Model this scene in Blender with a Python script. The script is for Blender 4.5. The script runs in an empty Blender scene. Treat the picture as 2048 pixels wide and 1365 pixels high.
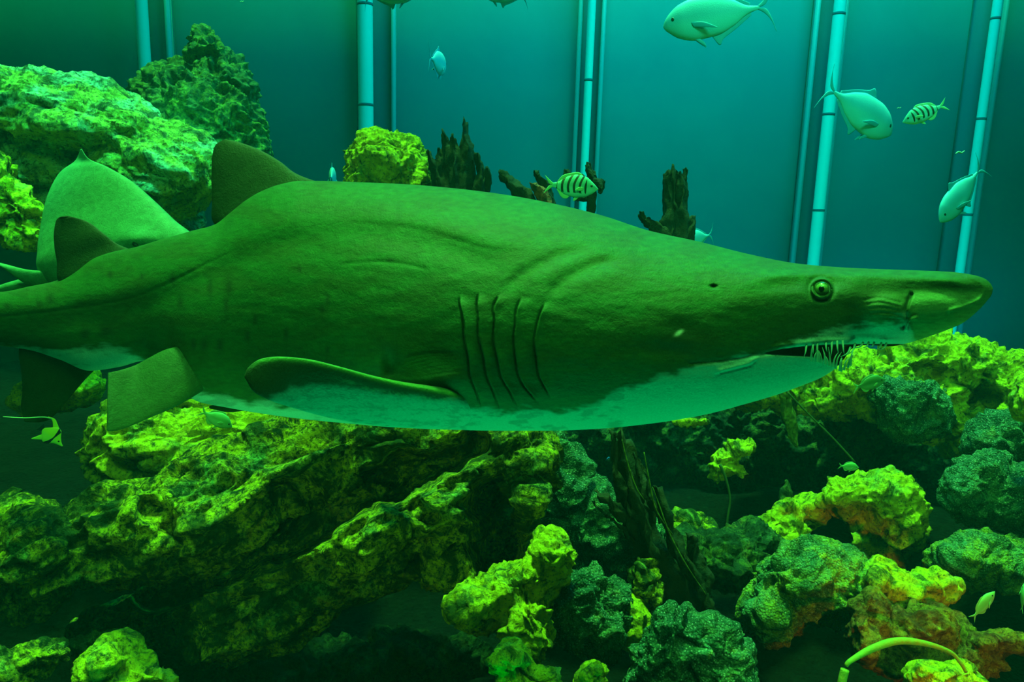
import bpy, math, random
import numpy as np
from mathutils import Vector, Matrix, Euler

S = bpy.context.scene
C = S.collection
R = math.radians

# ---------------------------------------------------------------- camera
F = 1500.0
CAM_LOC = Vector((0, 0, 1.6))
cam_d = bpy.data.cameras.new('camera')
cam_d.sensor_width = 36
cam_d.lens = 36 * F / 2048
cam_d.clip_start = 0.05
cam_d.clip_end = 60
cam = bpy.data.objects.new('camera', cam_d)
C.objects.link(cam)
CAM_ROT = (Matrix.Rotation(R(90 - 10.9), 4, 'X') @ Matrix.Rotation(R(1.66), 4, 'Z')).to_3x3()
cam.matrix_world = Matrix.Translation(CAM_LOC) @ CAM_ROT.to_4x4()
S.camera = cam
CR = np.array(CAM_ROT)
CL = np.array(CAM_LOC)

# ---------------------------------------------------------------- colour management, world, lights
S.view_settings.view_transform = 'Standard'
S.view_settings.look = 'None'
S.view_settings.gamma = 1
S.view_settings.use_curve_mapping = False
S.view_settings.exposure = 0.0

W = bpy.data.worlds.new('world')
S.world = W
W.use_nodes = True
W.node_tree.nodes['Background'].inputs[0].default_value = (0.0, 0.55, 0.36, 1)
W.node_tree.nodes['Background'].inputs[1].default_value = 0.007


def light(kind, name, loc, target, energy, color, **kw):
    d = bpy.data.lights.new(name, kind)
    d.energy = energy
    d.color = color
    for k, v in kw.items():
        setattr(d, k, v)
    o = bpy.data.objects.new(name, d)
    C.objects.link(o)
    o.location = loc
    o.rotation_euler = (Vector(target) - Vector(loc)).to_track_quat('-Z', 'Y').to_euler()
    return o


GREEN = (0.20, 1.0, 0.15)
light('SUN', 'overhead_daylight', (0, 0, 5), (0.25, -0.55, 0), 9.0, GREEN, angle=R(7))
# lamps in the tank hood over the back windows
light('AREA', 'back_hood_lamp', (1.6, 4.4, 5.6), (1.3, 6.6, 1.4), 200, (0.0, 1.0, 0.9), shape='RECTANGLE', size=4.0, size_y=1.0)
light('AREA', 'left_hood_lamp', (-3.2, 4.4, 5.6), (-3.2, 6.6, 1.5), 25, (0.0, 1.0, 0.6), shape='RECTANGLE', size=3.0, size_y=0.6)
light('AREA', 'added_wall_fill', (1.6, 5.6, 0.25), (1.6, 6.7, 1.3), 18, (0.0, 0.85, 1.0), shape='RECTANGLE', size=6.0, size_y=0.2)  # added bluish fill that brightens the foot of the back wall
light('SPOT', 'added_fish_fill', (1.6, 1.9, 4.3), (1.7, 4.1, 2.1), 300, (0.05, 1.0, 0.42), spot_size=R(75), spot_blend=0.8, shadow_soft_size=0.3)  # added front fill for the fish, not a fitting of the tank
# spot in the hood over the left boulder
light('SPOT', 'boulder_spot', (-1.3, 2.0, 4.2), (-1.75, 3.1, 2.0), 800, (0.06, 1.0, 0.36), spot_size=R(38), spot_blend=0.6, shadow_soft_size=0.12)
light('AREA', 'added_flank_fill', (0.1, 0.25, 3.7), (0.1, 1.6, 1.3), 34, (0.16, 1.0, 0.15), shape='RECTANGLE', size=3.2, size_y=0.5, spread=R(100))  # added soft fill for the shark's flank, not a real hood lamp
# added fill from below for the shark's belly, no fitting of the tank
light('AREA', 'added_belly_fill', (0.1, 1.3, 0.35), (0.1, 1.42, 1.5), 5.0, (0.0, 1.0, 0.22), shape='RECTANGLE', size=2.2, size_y=0.3, spread=R(110))
# added fill spots for the rock fronts, aimed in under the shark
light('SPOT', 'added_reef_fill', (-0.7, 0.7, 0.98), (-0.5, 2.1, 0.78), 14, (0.22, 1.0, 0.12), spot_size=R(62), spot_blend=0.7, shadow_soft_size=0.04)
light('SPOT', 'added_reef_fill', (1.0, 0.75, 1.2), (1.0, 2.4, 0.6), 19, (0.22, 1.0, 0.16), spot_size=R(84), spot_blend=0.7, shadow_soft_size=0.04)
# added orange spot, stands in for a reflection on the viewing glass, lower right
light('SPOT', 'added_orange_spot', (1.0, -0.5, 1.2), (1.14, 1.9, 0.38), 95, (1.0, 0.20, 0.0), spot_size=R(15), spot_blend=0.4, shadow_soft_size=0.03)

# ---------------------------------------------------------------- helpers


def P(px, py, d):
    """pixel columns px, py and distance along the view -> world points (N,3)"""
    px = np.asarray(px, float); py = np.asarray(py, float); d = np.asarray(d, float)
    px, py, d = np.broadcast_arrays(px, py, d)
    c = np.stack([(px - 1024) / F * d, -(py - 682.5) / F * d, -d], -1)
    return c @ CR.T + CL


def to_px(w):
    c = (np.asarray(w) - CL) @ CR
    return c[..., 0] / -c[..., 2] * F + 1024, -c[..., 1] / -c[..., 2] * F + 682.5, -c[..., 2]


def _hash(ix, iy, iz, seed):
    h = (ix.astype(np.int64) * 374761393 + iy.astype(np.int64) * 668265263 + iz.astype(np.int64) * 2147483647 + seed * 1274126177) & 0xFFFFFFFF
    h = ((h ^ (h >> 13)) * 1274126177) & 0xFFFFFFFF
    h = ((h ^ (h >> 16)) * 2246822519) & 0xFFFFFFFF
    return h ^ (h >> 15)


_G = np.array([[1, 1, 0], [-1, 1, 0], [1, -1, 0], [-1, -1, 0], [1, 0, 1], [-1, 0, 1], [1, 0, -1], [-1, 0, -1],
               [0, 1, 1], [0, -1, 1], [0, 1, -1], [0, -1, -1], [1, 1, 0], [-1, 1, 0], [0, -1, 1], [0, -1, -1]], float)


def pn(p, seed=0):
    i = np.floor(p).astype(np.int64)
    f = p - i
    u = f * f * f * (f * (f * 6 - 15) + 10)
    out = 0
    for a in (0, 1):
        for b in (0, 1):
            for c in (0, 1):
                g = _G[_hash(i[:, 0] + a, i[:, 1] + b, i[:, 2] + c, seed) & 15]
                dd = (g * (f - np.array([a, b, c]))).sum(1)
                w = (u[:, 0] if a else 1 - u[:, 0]) * (u[:, 1] if b else 1 - u[:, 1]) * (u[:, 2] if c else 1 - u[:, 2])
                out = out + w * dd
    return out


def fbm(p, o=4, seed=0, ridged=False):
    s = 0; a = 1.0; t = 0
    for k in range(o):
        n = pn(p * 2.03 ** k + 17.3 * k, seed + k)
        s = s + a * ((1 - 2 * np.abs(n)) if ridged else n)
        t += a
        a *= 0.5
    return s / t


def worley(p, seed=0):
    i = np.floor(p).astype(np.int64)
    best = np.full(len(p), 9.0)
    for a in (-1, 0, 1):
        for b in (-1, 0, 1):
            for c in (-1, 0, 1):
                j = i + np.array([a, b, c])
                h = _hash(j[:, 0], j[:, 1], j[:, 2], seed)
                q = j + np.stack([(h & 1023), (h >> 10) & 1023, (h >> 20) & 1023], -1) / 1023.0
                best = np.minimum(best, ((p - q) ** 2).sum(1))
    return np.sqrt(best)


def sst(a, b, x):
    t = np.clip((x - a) / (b - a), 0, 1)
    return t * t * (3 - 2 * t)


def pchip(xs, ys, x):
    xs = np.asarray(xs, float); ys = np.asarray(ys, float)
    h = np.diff(xs); dl = np.diff(ys) / h
    m = np.zeros_like(ys)
    for k in range(1, len(xs) - 1):
        if dl[k - 1] * dl[k] > 0:
            w1 = 2 * h[k] + h[k - 1]; w2 = h[k] + 2 * h[k - 1]
            m[k] = (w1 + w2) / (w1 / dl[k - 1] + w2 / dl[k])
    m[0] = dl[0]; m[-1] = dl[-1]
    x = np.clip(x, xs[0], xs[-1])
    k = np.clip(np.searchsorted(xs, x) - 1, 0, len(h) - 1)
    t = (x - xs[k]) / h[k]
    return ((2 * t ** 3 - 3 * t ** 2 + 1) * ys[k] + (t ** 3 - 2 * t ** 2 + t) * h[k] * m[k]
            + (-2 * t ** 3 + 3 * t ** 2) * ys[k + 1] + (t ** 3 - t ** 2) * h[k] * m[k + 1])


def tab(t):
    a = np.array(t, float)
    return lambda x: pchip(a[:, 0], a[:, 1], np.asarray(x, float))


def polyline(pts, n, smooth=True):
    """resample a polyline (k,3) by arc length into n points, Catmull-Rom smoothed"""
    p = np.asarray(pts, float)
    if smooth and len(p) > 2:
        q = np.vstack([2 * p[0] - p[1], p, 2 * p[-1] - p[-2]])
        out = []
        for k in range(len(p) - 1):
            a, b, c, d = q[k:k + 4]
            t = np.linspace(0, 1, 12, endpoint=False)[:, None]
            out.append(0.5 * ((2 * b) + (-a + c) * t + (2 * a - 5 * b + 4 * c - d) * t ** 2 + (-a + 3 * b - 3 * c + d) * t ** 3))
        p = np.vstack(out + [p[-1:]])
    s = np.r_[0, np.cumsum(np.linalg.norm(np.diff(p, axis=0), axis=1))]
    t = np.linspace(0, s[-1], n)
    return np.stack([np.interp(t, s, p[:, k]) for k in range(p.shape[1])], -1)


def mesh_from(name, V, Fc, smooth=True, center=True):
    V = np.asarray(V, float)
    o = V.mean(0) if center else np.zeros(3)
    me = bpy.data.meshes.new(name)
    V = V - o
    me.vertices.add(len(V))
    me.vertices.foreach_set('co', V.astype(np.float32).ravel())
    if isinstance(Fc, np.ndarray):
        n, k = Fc.shape
        me.loops.add(n * k)
        me.loops.foreach_set('vertex_index', Fc.astype(np.int32).ravel())
        me.polygons.add(n)
        me.polygons.foreach_set('loop_start', np.arange(0, n * k, k, dtype=np.int32))
    else:
        tot = sum(len(f) for f in Fc)
        me.loops.add(tot)
        me.loops.foreach_set('vertex_index', np.fromiter((i for f in Fc for i in f), np.int32, tot))
        me.polygons.add(len(Fc))
        ls = np.r_[0, np.cumsum([len(f) for f in Fc])[:-1]].astype(np.int32)
        me.polygons.foreach_set('loop_start', ls)
    me.update(calc_edges=True)
    me.validate()
    if smooth:
        me.polygons.foreach_set('use_smooth', np.ones(len(me.polygons), bool))
    return me, o


WL = {}


def link(name, me, loc, mat, parent=None):
    ob = bpy.data.objects.new(name, me)
    C.objects.link(ob)
    ob.location = loc
    if mat:
        me.materials.append(mat)
    WL[ob.name] = Vector(loc)
    if parent:
        ob.parent = parent
        ob.location = Vector(loc) - WL.get(parent.name, parent.location)
    return ob


def tag(o, label=None, cat=None, group=None, kind=None):
    for k, v in (('label', label), ('category', cat), ('group', group), ('kind', kind)):
        if v:
            o[k] = v
    return o


def empty(name, loc):
    o = bpy.data.objects.new(name, None)
    o.empty_display_size = 0.05
    o.location = loc
    C.objects.link(o)
    return o


class Acc:
    """collects pieces of one mesh"""
    def __init__(s):
        s.V = []; s.F = []; s.n = 0

    def add(s, V, Fc):
        s.V.append(np.asarray(V, float))
        s.F += [[i + s.n for i in f] for f in (Fc.tolist() if isinstance(Fc, np.ndarray) else Fc)]
        s.n += len(V)
        return s

    def build(s, name, mat, parent=None, smooth=True):
        me, o = mesh_from(name, np.vstack(s.V), s.F, smooth)
        return link(name, me, o, mat, parent)


def ring_faces(nu, nv, cap=True):
    """faces of a tube of nu rings with nv verts each"""
    i = np.arange(nu - 1)[:, None]; j = np.arange(nv)[None, :]
    a = i * nv + j; b = i * nv + (j + 1) % nv
    f = np.stack([a, b, b + nv, a + nv], -1).reshape(-1, 4).tolist()
    if cap:
        f.append(list(range(nv))[::-1])
        f.append([(nu - 1) * nv + k for k in range(nv)])
    return f


def blade(A, B, T, nu=40, nv=24, smooth=True):
    """closed solid between two edge curves A and B (world points), half thickness T (scalar or table over u in 0..1)"""
    a = polyline(A, nu, smooth); b = polyline(B, nu, smooth)
    c = (a + b) / 2; h = (b - a) / 2
    t = np.gradient(c, axis=0)
    n = np.cross(t, h)
    ln = np.linalg.norm(n, axis=1, keepdims=True)
    n = n / np.maximum(ln, 1e-9)
    for k in range(1, nu):       # steady normals at degenerate ends
        if ln[k] < 1e-8:
            n[k] = n[k - 1]
    for k in range(nu - 2, -1, -1):
        if ln[k] < 1e-8:
            n[k] = n[k + 1]
    u = np.linspace(0, 1, nu)
    Tt = tab(T)(u) if not np.isscalar(T) else np.full(nu, T)
    th = np.linspace(0, 2 * np.pi, nv, endpoint=False)
    V = c[:, None, :] + np.cos(th)[None, :, None] * h[:, None, :] + np.sin(th)[None, :, None] * (n * Tt[:, None])[:, None, :]
    return V.reshape(-1, 3), ring_faces(nu, nv)


def tube(pts, rad, nv=10, n=None, smooth=True):
    p = polyline(pts, n or len(pts) * 6, smooth)
    nu = len(p)
    r = np.interp(np.linspace(0, 1, nu), np.linspace(0, 1, len(rad)), rad) if not np.isscalar(rad) else np.full(nu, rad)
    t = np.gradient(p, axis=0); t /= np.linalg.norm(t, axis=1, keepdims=True) + 1e-12
    up = np.array([0.13, 0.9, 0.37]); up /= np.linalg.norm(up)
    x = np.cross(t, up); x /= np.linalg.norm(x, axis=1, keepdims=True) + 1e-12
    y = np.cross(t, x)
    th = np.linspace(0, 2 * np.pi, nv, endpoint=False)
    V = p[:, None] + r[:, None, None] * (np.cos(th)[None, :, None] * x[:, None] + np.sin(th)[None, :, None] * y[:, None])
    return V.reshape(-1, 3), ring_faces(nu, nv)


_ico = {}


def ico(sub):
    if sub not in _ico:
        import bmesh
        b = bmesh.new()
        bmesh.ops.create_icosphere(b, subdivisions=sub, radius=1)
        _ico[sub] = (np.array([v.co[:] for v in b.verts]), [[v.index for v in f.verts] for f in b.faces])
        b.free()
    return _ico[sub]


def ball(c, r, sub=3):
    V, Fc = ico(sub)
    return V * np.asarray(r) + np.asarray(c), Fc


# ---------------------------------------------------------------- materials
class NT:
    def __init__(s, name):
        s.m = bpy.data.materials.new(name)
        s.m.use_nodes = True
        s.t = s.m.node_tree
        s.N = s.t.nodes
        s.b = s.N['Principled BSDF']
        s.out = s.N['Material Output']

    def n(s, typ, **kw):
        x = s.N.new(typ)
        for k, v in kw.items():
            if k.startswith('i_'):
                x.inputs[k[2:].replace('_', ' ')].default_value = v
            else:
                setattr(x, k, v)
        return x

    def l(s, a, b):
        s.t.links.new(a, b)

    def noise(s, vec, scale, detail=4, rough=0.6, dist=0.0):
        x = s.n('ShaderNodeTexNoise')
        x.inputs['Scale'].default_value = scale
        x.inputs['Detail'].default_value = detail
        x.inputs['Roughness'].default_value = rough
        x.inputs['Distortion'].default_value = dist
        s.l(vec, x.inputs['Vector'])
        return x.outputs['Fac']

    def ramp(s, fac, stops):
        x = s.n('ShaderNodeValToRGB')
        e = x.color_ramp.elements
        while len(e) < len(stops):
            e.new(0.5)
        for k, (p, c) in enumerate(stops):
            e[k].position = p
            e[k].color = (c, c, c, 1) if np.isscalar(c) else (*c, 1)
        s.l(fac, x.inputs['Fac'])
        return x.outputs['Color']

    def mix(s, fac, a, b, mode='MIX'):
        x = s.n('ShaderNodeMix', data_type='RGBA', blend_type=mode)
        if isinstance(fac, (int, float)):
            x.inputs[0].default_value = fac
        else:
            s.l(fac, x.inputs[0])
        for v, i in ((a, 6), (b, 7)):
            if isinstance(v, tuple):
                x.inputs[i].default_value = (*v, 1)
            else:
                s.l(v, x.inputs[i])
        return x.outputs[2]

    def math(s, op, a, b=0.0):
        x = s.n('ShaderNodeMath', operation=op)
        for v, i in ((a, 0), (b, 1)):
            if isinstance(v, (int, float)):
                x.inputs[i].default_value = v
            else:
                s.l(v, x.inputs[i])
        return x.outputs[0]

    def bump(s, h, strength, dist, prev=None):
        x = s.n('ShaderNodeBump')
        x.inputs['Strength'].default_value = strength
        x.inputs['Distance'].default_value = dist
        s.l(h, x.inputs['Height'])
        if prev:
            s.l(prev, x.inputs['Normal'])
        return x.outputs[0]


def rock_mat(name, base, algae, dark, warm, algae_amt=0.5, grain=0.0, bump=1.0, scale=1.0, dk=0.0):
    t = NT(name)
    co = t.n('ShaderNodeTexCoord').outputs['Object']
    big = t.noise(co, 5 * scale, 6, 0.65, 0.6)
    mid = t.noise(co, 21 * scale, 7, 0.72, 0.5)
    fine = t.noise(co, 85 * scale, 5, 0.75)
    c = t.mix(t.ramp(big, [(0.5 - 0.3 * algae_amt, 0.0), (0.62 - 0.25 * algae_amt, 1.0)]), base, algae)
    wn = t.noise(co, 9 * scale, 5, 0.7, 1.0)
    c = t.mix(t.ramp(wn, [(0.56, 0.0), (0.66, 0.8)]), c, warm)
    c = t.mix(t.ramp(t.noise(co, 7.5 * scale, 6, 0.7, 0.8), [(0.43 - dk, 0.92), (0.53 - dk, 0.0)]), c, dark)
    c = t.mix(t.ramp(mid, [(0.40 - dk, 1.0), (0.50 - dk, 0.0)]), c, dark)
    c = t.mix(t.ramp(fine, [(0.40 - dk, 0.9), (0.53 - dk, 0.0)]), c, dark)
    c = t.mix(t.ramp(t.noise(co, 34, 4, 0.6, 0.6), [(0.55, 0.0), (0.68, 0.7)]), c, t.mix(1.0, c, (1.7, 1.7, 1.9), 'MULTIPLY'))
    vor = t.n('ShaderNodeTexVoronoi', feature='F1')
    vor.inputs['Scale'].default_value = 150 * scale if grain else 45 * scale
    t.l(co, vor.inputs['Vector'])
    if grain:
        sp = t.ramp(vor.outputs['Distance'], [(0.18, 1.0), (0.42, 0.0)])
        rnd = t.n('ShaderNodeTexWhiteNoise')
        t.l(vor.outputs['Position'], rnd.inputs[0])
        k = t.math('MULTIPLY', sp, t.math('MULTIPLY', rnd.outputs['Value'], grain))
        c = t.mix(k, c, (0.75, 0.95, 0.8))
    t.l(c, t.b.inputs['Base Color'])
    t.b.inputs['Roughness'].default_value = 0.9
    t.b.inputs['Specular IOR Level'].default_value = 0.15
    n = t.bump(mid, 1.0 * bump, 0.075)
    n = t.bump(fine, 1.0 * bump, 0.026, n)
    n = t.bump(t.noise(co, 240, 3, 0.7), 0.8 * bump, 0.008, n)
    n = t.bump(vor.outputs['Distance'], (1.0 if grain else 0.7) * bump, 0.006 if grain else 0.012, n)
    t.l(n, t.b.inputs['Normal'])
    return t.m


def plain(name, col, rough=0.6, spec=0.3, nscale=None, col2=None, bump=0.0, bscale=60, alpha=1.0):
    t = NT(name)
    co = t.n('ShaderNodeTexCoord').outputs['Object']
    if nscale:
        c = t.mix(t.ramp(t.noise(co, nscale, 5, 0.65, 0.3), [(0.4, 0.0), (0.6, 1.0)]), col, col2)
        t.l(c, t.b.inputs['Base Color'])
    else:
        c = t.mix(t.noise(co, 30, 3), tuple(x * 0.9 for x in col), col)
        t.l(c, t.b.inputs['Base Color'])
    t.b.inputs['Roughness'].default_value = rough
    t.b.inputs['Specular IOR Level'].default_value = spec
    if bump:
        t.l(t.bump(t.noise(co, bscale, 5, 0.7), bump, 0.01), t.b.inputs['Normal'])
    t.b.inputs['Alpha'].default_value = alpha
    return t.m


M = {}
M['pale'] = rock_mat('pale_algae_limestone', (0.45, 0.85, 0.62), (0.50, 0.62, 0.10), (0.04, 0.10, 0.05), (0.60, 0.62, 0.10), 0.35, dk=0.04)
M['mossy'] = rock_mat('mossy_limestone', (0.20, 0.48, 0.14), (0.9, 0.78, 0.01), (0.02, 0.06, 0.02), (0.65, 0.34, 0.04), 0.5)
M['bright'] = rock_mat('bright_algae_limestone', (0.30, 0.60, 0.14), (1.0, 0.85, 0.01), (0.03, 0.09, 0.02), (0.9, 0.6, 0.03), 0.65, dk=0.06)
M['grain'] = rock_mat('grainy_encrusted_rock', (0.10, 0.30, 0.20), (0.16, 0.36, 0.16), (0.03, 0.12, 0.07), (0.32, 0.36, 0.08), 0.4, grain=0.8)
M['grainyellow'] = rock_mat('grainy_rock_with_yellow_algae', (0.14, 0.36, 0.20), (0.42, 0.5, 0.05), (0.05, 0.14, 0.06), (0.8, 0.65, 0.04), 0.4, grain=0.55, dk=0.03)
M['glare'] = rock_mat('orange_glare_rock', (0.38, 0.13, 0.04), (0.45, 0.30, 0.03), (0.14, 0.05, 0.02), (0.7, 0.55, 0.02), 0.45, dk=0.03)  # orange reflection of the viewing glass put into the rock colour
M['far'] = rock_mat('distant_green_rock', (0.16, 0.38, 0.12), (0.22, 0.42, 0.06), (0.06, 0.18, 0.08), (0.3, 0.45, 0.1), 0.4, bump=0.7)
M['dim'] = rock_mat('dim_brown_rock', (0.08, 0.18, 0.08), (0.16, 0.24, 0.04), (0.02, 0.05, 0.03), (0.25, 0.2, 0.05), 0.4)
M['shade'] = rock_mat('shade_black_rock', (0.02, 0.05, 0.02), (0.04, 0.08, 0.015), (0.006, 0.015, 0.008), (0.06, 0.05, 0.015), 0.4)  # near-black rock, the shade under the log put into its colour
M['wood'] = plain('waterlogged_driftwood', (0.012, 0.022, 0.014), 0.8, 0.2, 25, (0.03, 0.03, 0.012), 0.8, 50)
M['woodlight'] = plain('brown_driftwood_scrap', (0.35, 0.10, 0.04), 0.8, 0.2, 25, (0.05, 0.04, 0.02), 0.6, 50)
M['twig'] = plain('brown_green_twig', (0.12, 0.16, 0.02), 0.8, 0.1, 40, (0.04, 0.05, 0.01), 0.5, 60)
M['yellowwood'] = plain('yellow_green_coral_branch', (0.30, 0.24, 0.02), 0.7, 0.2, 30, (0.2, 0.3, 0.03), 0.5, 60)
M['rope'] = plain('old_rope', (0.05, 0.08, 0.03), 0.9, 0.1)

# ---------------------------------------------------------------- the setting


def box(name, lo, hi, mat):
    lo = np.array(lo, float); hi = np.array(hi, float)
    V = np.array([[x, y, z] for x in (lo[0], hi[0]) for y in (lo[1], hi[1]) for z in (lo[2], hi[2])])
    Fc = [[0, 1, 3, 2], [4, 6, 7, 5], [0, 4, 5, 1], [2, 3, 7, 6], [0, 2, 6, 4], [1, 5, 7, 3]]
    me, o = mesh_from(name, V, Fc, smooth=False)
    return link(name, me, o, mat)


def water_mat():
    m = bpy.data.materials.new('tank_water')
    m.use_nodes = True
    N = m.node_tree.nodes
    N.remove(N['Principled BSDF'])
    sc = N.new('ShaderNodeVolumeScatter')
    sc.inputs['Color'].default_value = (0.0, 0.75, 1.0, 1)
    sc.inputs['Density'].default_value = 0.008
    ab = N.new('ShaderNodeVolumeAbsorption')
    ab.inputs['Color'].default_value = (0.1, 0.9, 0.9, 1)
    ab.inputs['Density'].default_value = 0.06
    ad = N.new('ShaderNodeAddShader')
    m.node_tree.links.new(sc.outputs[0], ad.inputs[0])
    m.node_tree.links.new(ab.outputs[0], ad.inputs[1])
    m.node_tree.links.new(ad.outputs[0], N['Material Output'].inputs['Volume'])
    return m


tag(box('water', (-7, -0.25, -0.2), (7, 7.5, 4.4), water_mat()), kind='structure')
wallm = plain('teal_window_panels', (0.0, 0.25, 0.29), 0.7, 0.1, 0.7, (0.0, 0.22, 0.27))
tag(box('wall_back', (-9, 6.7, -0.3), (9, 6.9, 5.2), wallm), kind='structure')

# dark gravel floor with relief
fx, fy = np.meshgrid(np.linspace(-6.5, 6.5, 260), np.linspace(0.5, 6.7, 160))
fp = np.stack([fx.ravel(), fy.ravel(), np.zeros(fx.size)], -1)
fp[:, 2] = fbm(fp * 1.7, 5, 3) * 0.12 - 0.02
i = np.arange(159)[:, None] * 260 + np.arange(259)[None, :]
ff = np.stack([i, i + 1, i + 261, i + 260], -1).reshape(-1, 4)
me, o = mesh_from('floor', fp, ff)
tag(link('floor', me, o, rock_mat('dark_gravel_bed', (0.004, 0.010, 0.007), (0.005, 0.012, 0.006), (0.002, 0.005, 0.004), (0.01, 0.01, 0.005), 0.3)), kind='structure')

postm = plain('white_seam_post', (0.05, 0.85, 0.85), 0.5, 0.3)
seamm = plain('thin_seam', (0.02, 0.42, 0.5), 0.5, 0.3)
recm = plain('dark_seam_recess', (0.0, 0.14, 0.19), 0.8, 0.1)


def ray_at_y(px, py, y):
    a = P(px, py, 1.0) - CL
    return CL + a * (y / a[1])


for k, (px, py, wpx, s1, s2) in enumerate(((287, 80, 22, None, 35), (731, 120, 28, None, 48), (1175, 200, 15, -18, 26), (1654, 260, 22, -30, 22), (1954, 300, 17, None, 32))):
    c = ray_at_y(px, py, 6.45)
    mpp = 6.45 / F * 1.02
    a = Acc()
    z0, z1 = -0.05, 5.0
    a.add(*tube([(c[0], 6.45, z0), (c[0], 6.45, z1)], wpx * mpp / 2, 20, 30, False))
    post = a.build('trim_%d' % (k + 1), postm)
    tag(post, kind='structure')
    rng = random.Random(k)
    a = Acc()
    for zz in np.arange(0.7 + rng.random() * 0.3, 4.9, 0.78):
        a.add(*tube([(c[0], 6.45, zz), (c[0], 6.45, zz + 0.02)], wpx * mpp / 2 * 1.04, 20, 3, False))
    a.build('joint_collar', recm, post)
    w0 = (s1 if s1 else -wpx * 0.9) * mpp; w1 = s2 * mpp
    rec = box('seam_recess', (c[0] + w0, 6.62, z0), (c[0] + w1, 6.69, z1), recm)
    rec.parent = post; rec.location = rec.location - post.location
    for s in (s1, s2):
        if s:
            b = box('seam_strip', (c[0] + s * mpp - 0.016, 6.55, z0), (c[0] + s * mpp + 0.016, 6.62, z1), seamm)
            b.parent = post; b.location = b.location - post.location

# ---------------------------------------------------------------- rocks


def remesh(V, Fc, voxel, smooth_it=6):
    me, o = mesh_from('tmp', V, Fc, center=False)
    ob = bpy.data.objects.new('tmp', me)
    C.objects.link(ob)
    m = ob.modifiers.new('r', 'REMESH'); m.mode = 'VOXEL'; m.voxel_size = voxel
    if smooth_it:
        s = ob.modifiers.new('s', 'SMOOTH'); s.factor = 0.5; s.iterations = smooth_it
    dg = bpy.context.evaluated_depsgraph_get()
    ev = ob.evaluated_get(dg)
    em = ev.to_mesh()
    n = len(em.vertices)
    co = np.empty(n * 3, np.float32); em.vertices.foreach_get('co', co)
    no = np.empty(n * 3, np.float32); em.vertex_normals.foreach_get('vector', no)
    k = len(em.loops)
    lv = np.empty(k, np.int32); em.loops.foreach_get('vertex_index', lv)
    ev.to_mesh_clear()
    bpy.data.objects.remove(ob); bpy.data.meshes.remove(me)
    return co.reshape(-1, 3).astype(float), no.reshape(-1, 3).astype(float), lv.reshape(-1, 4)


ROCKN = [0]


GA = 1.35


def rock(name, blobs, mat, label, cat='rock', group=None, voxel=0.009, amp=1.0, freq=1.0, pit=1.0, dirv=None, smooth_it=6, parent=None, carve=()):
    """blobs: (px, py, rx, ry, rot_deg, depth, half_depth_m) lumps fused into one stone, then weathered"""
    acc = Acc()
    for (px, py, rx, ry, rot, d, dd) in blobs:
        V, Fc = ico(4)
        a = R(rot)
        x = V[:, 0] * rx; y = V[:, 1] * ry
        X = px + x * math.cos(a) - y * math.sin(a)
        Y = py + x * math.sin(a) + y * math.cos(a)
        acc.add(P(X, Y, d + V[:, 2] * dd), Fc)
    V, n, q = remesh(np.vstack(acc.V), acc.F, voxel * 0.8, smooth_it)
    ROCKN[0] += 1
    sd = ROCKN[0] * 13
    p = V * freq
    if dirv is not None:       # grain of the stone stretched along one direction
        dv = np.asarray(dirv, float); dv /= np.linalg.norm(dv)
        p = p - 0.68 * (p @ dv)[:, None] * dv
    wrp = np.stack([pn(p * 6, sd + 50), pn(p * 6, sd + 51), pn(p * 6, sd + 52)], -1) * 0.06
    q1 = p + wrp
    disp = fbm(q1 * 4.0, 5, sd) * 0.09
    disp += (fbm(q1 * 9.0, 4, sd + 9, True) - 0.45) * 0.045
    w = worley(q1 * 11, sd + 20)
    msk = sst(-0.15, 0.25, pn(q1 * 3.1, sd + 30))
    disp -= pit * 0.045 * (1 - sst(0.1, 0.55, w)) * msk
    w2 = worley(q1 * 28, sd + 21)
    disp -= pit * 0.013 * (1 - sst(0.1, 0.6, w2))
    disp += fbm(q1 * 40, 2, sd + 40) * 0.012
    for pts, rad, deep in carve:      # hollows and long grooves worn into the stone
        X, Y, Dd = to_px(V)
        pl = polyline([(a, c_, 0) for a, c_ in pts], 40)[:, :2] if len(pts) > 1 else np.array(pts, float)
        Xw = X + 14 * pn(V * 7, sd + 60); Yw = Y + 14 * pn(V * 7, sd + 61)
        dist = np.min(np.hypot(Xw[:, None] - pl[None, :, 0], Yw[:, None] - pl[None, :, 1]), axis=1)
        away = (V - CL) / np.linalg.norm(V - CL, axis=1, keepdims=True)
        V = V + away * (deep * (1 - sst(rad * .45, rad, dist)) * ((n * away).sum(1) < 0.15))[:, None]
    V2 = V + n * (disp * (0.3 + 0.75 * amp) * GA / freq)[:, None]
    me, o = mesh_from(name, V2, q)
    ob = link(name, me, o, mat, parent)
    if label:
        tag(ob, label, cat, group)
    return ob


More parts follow.
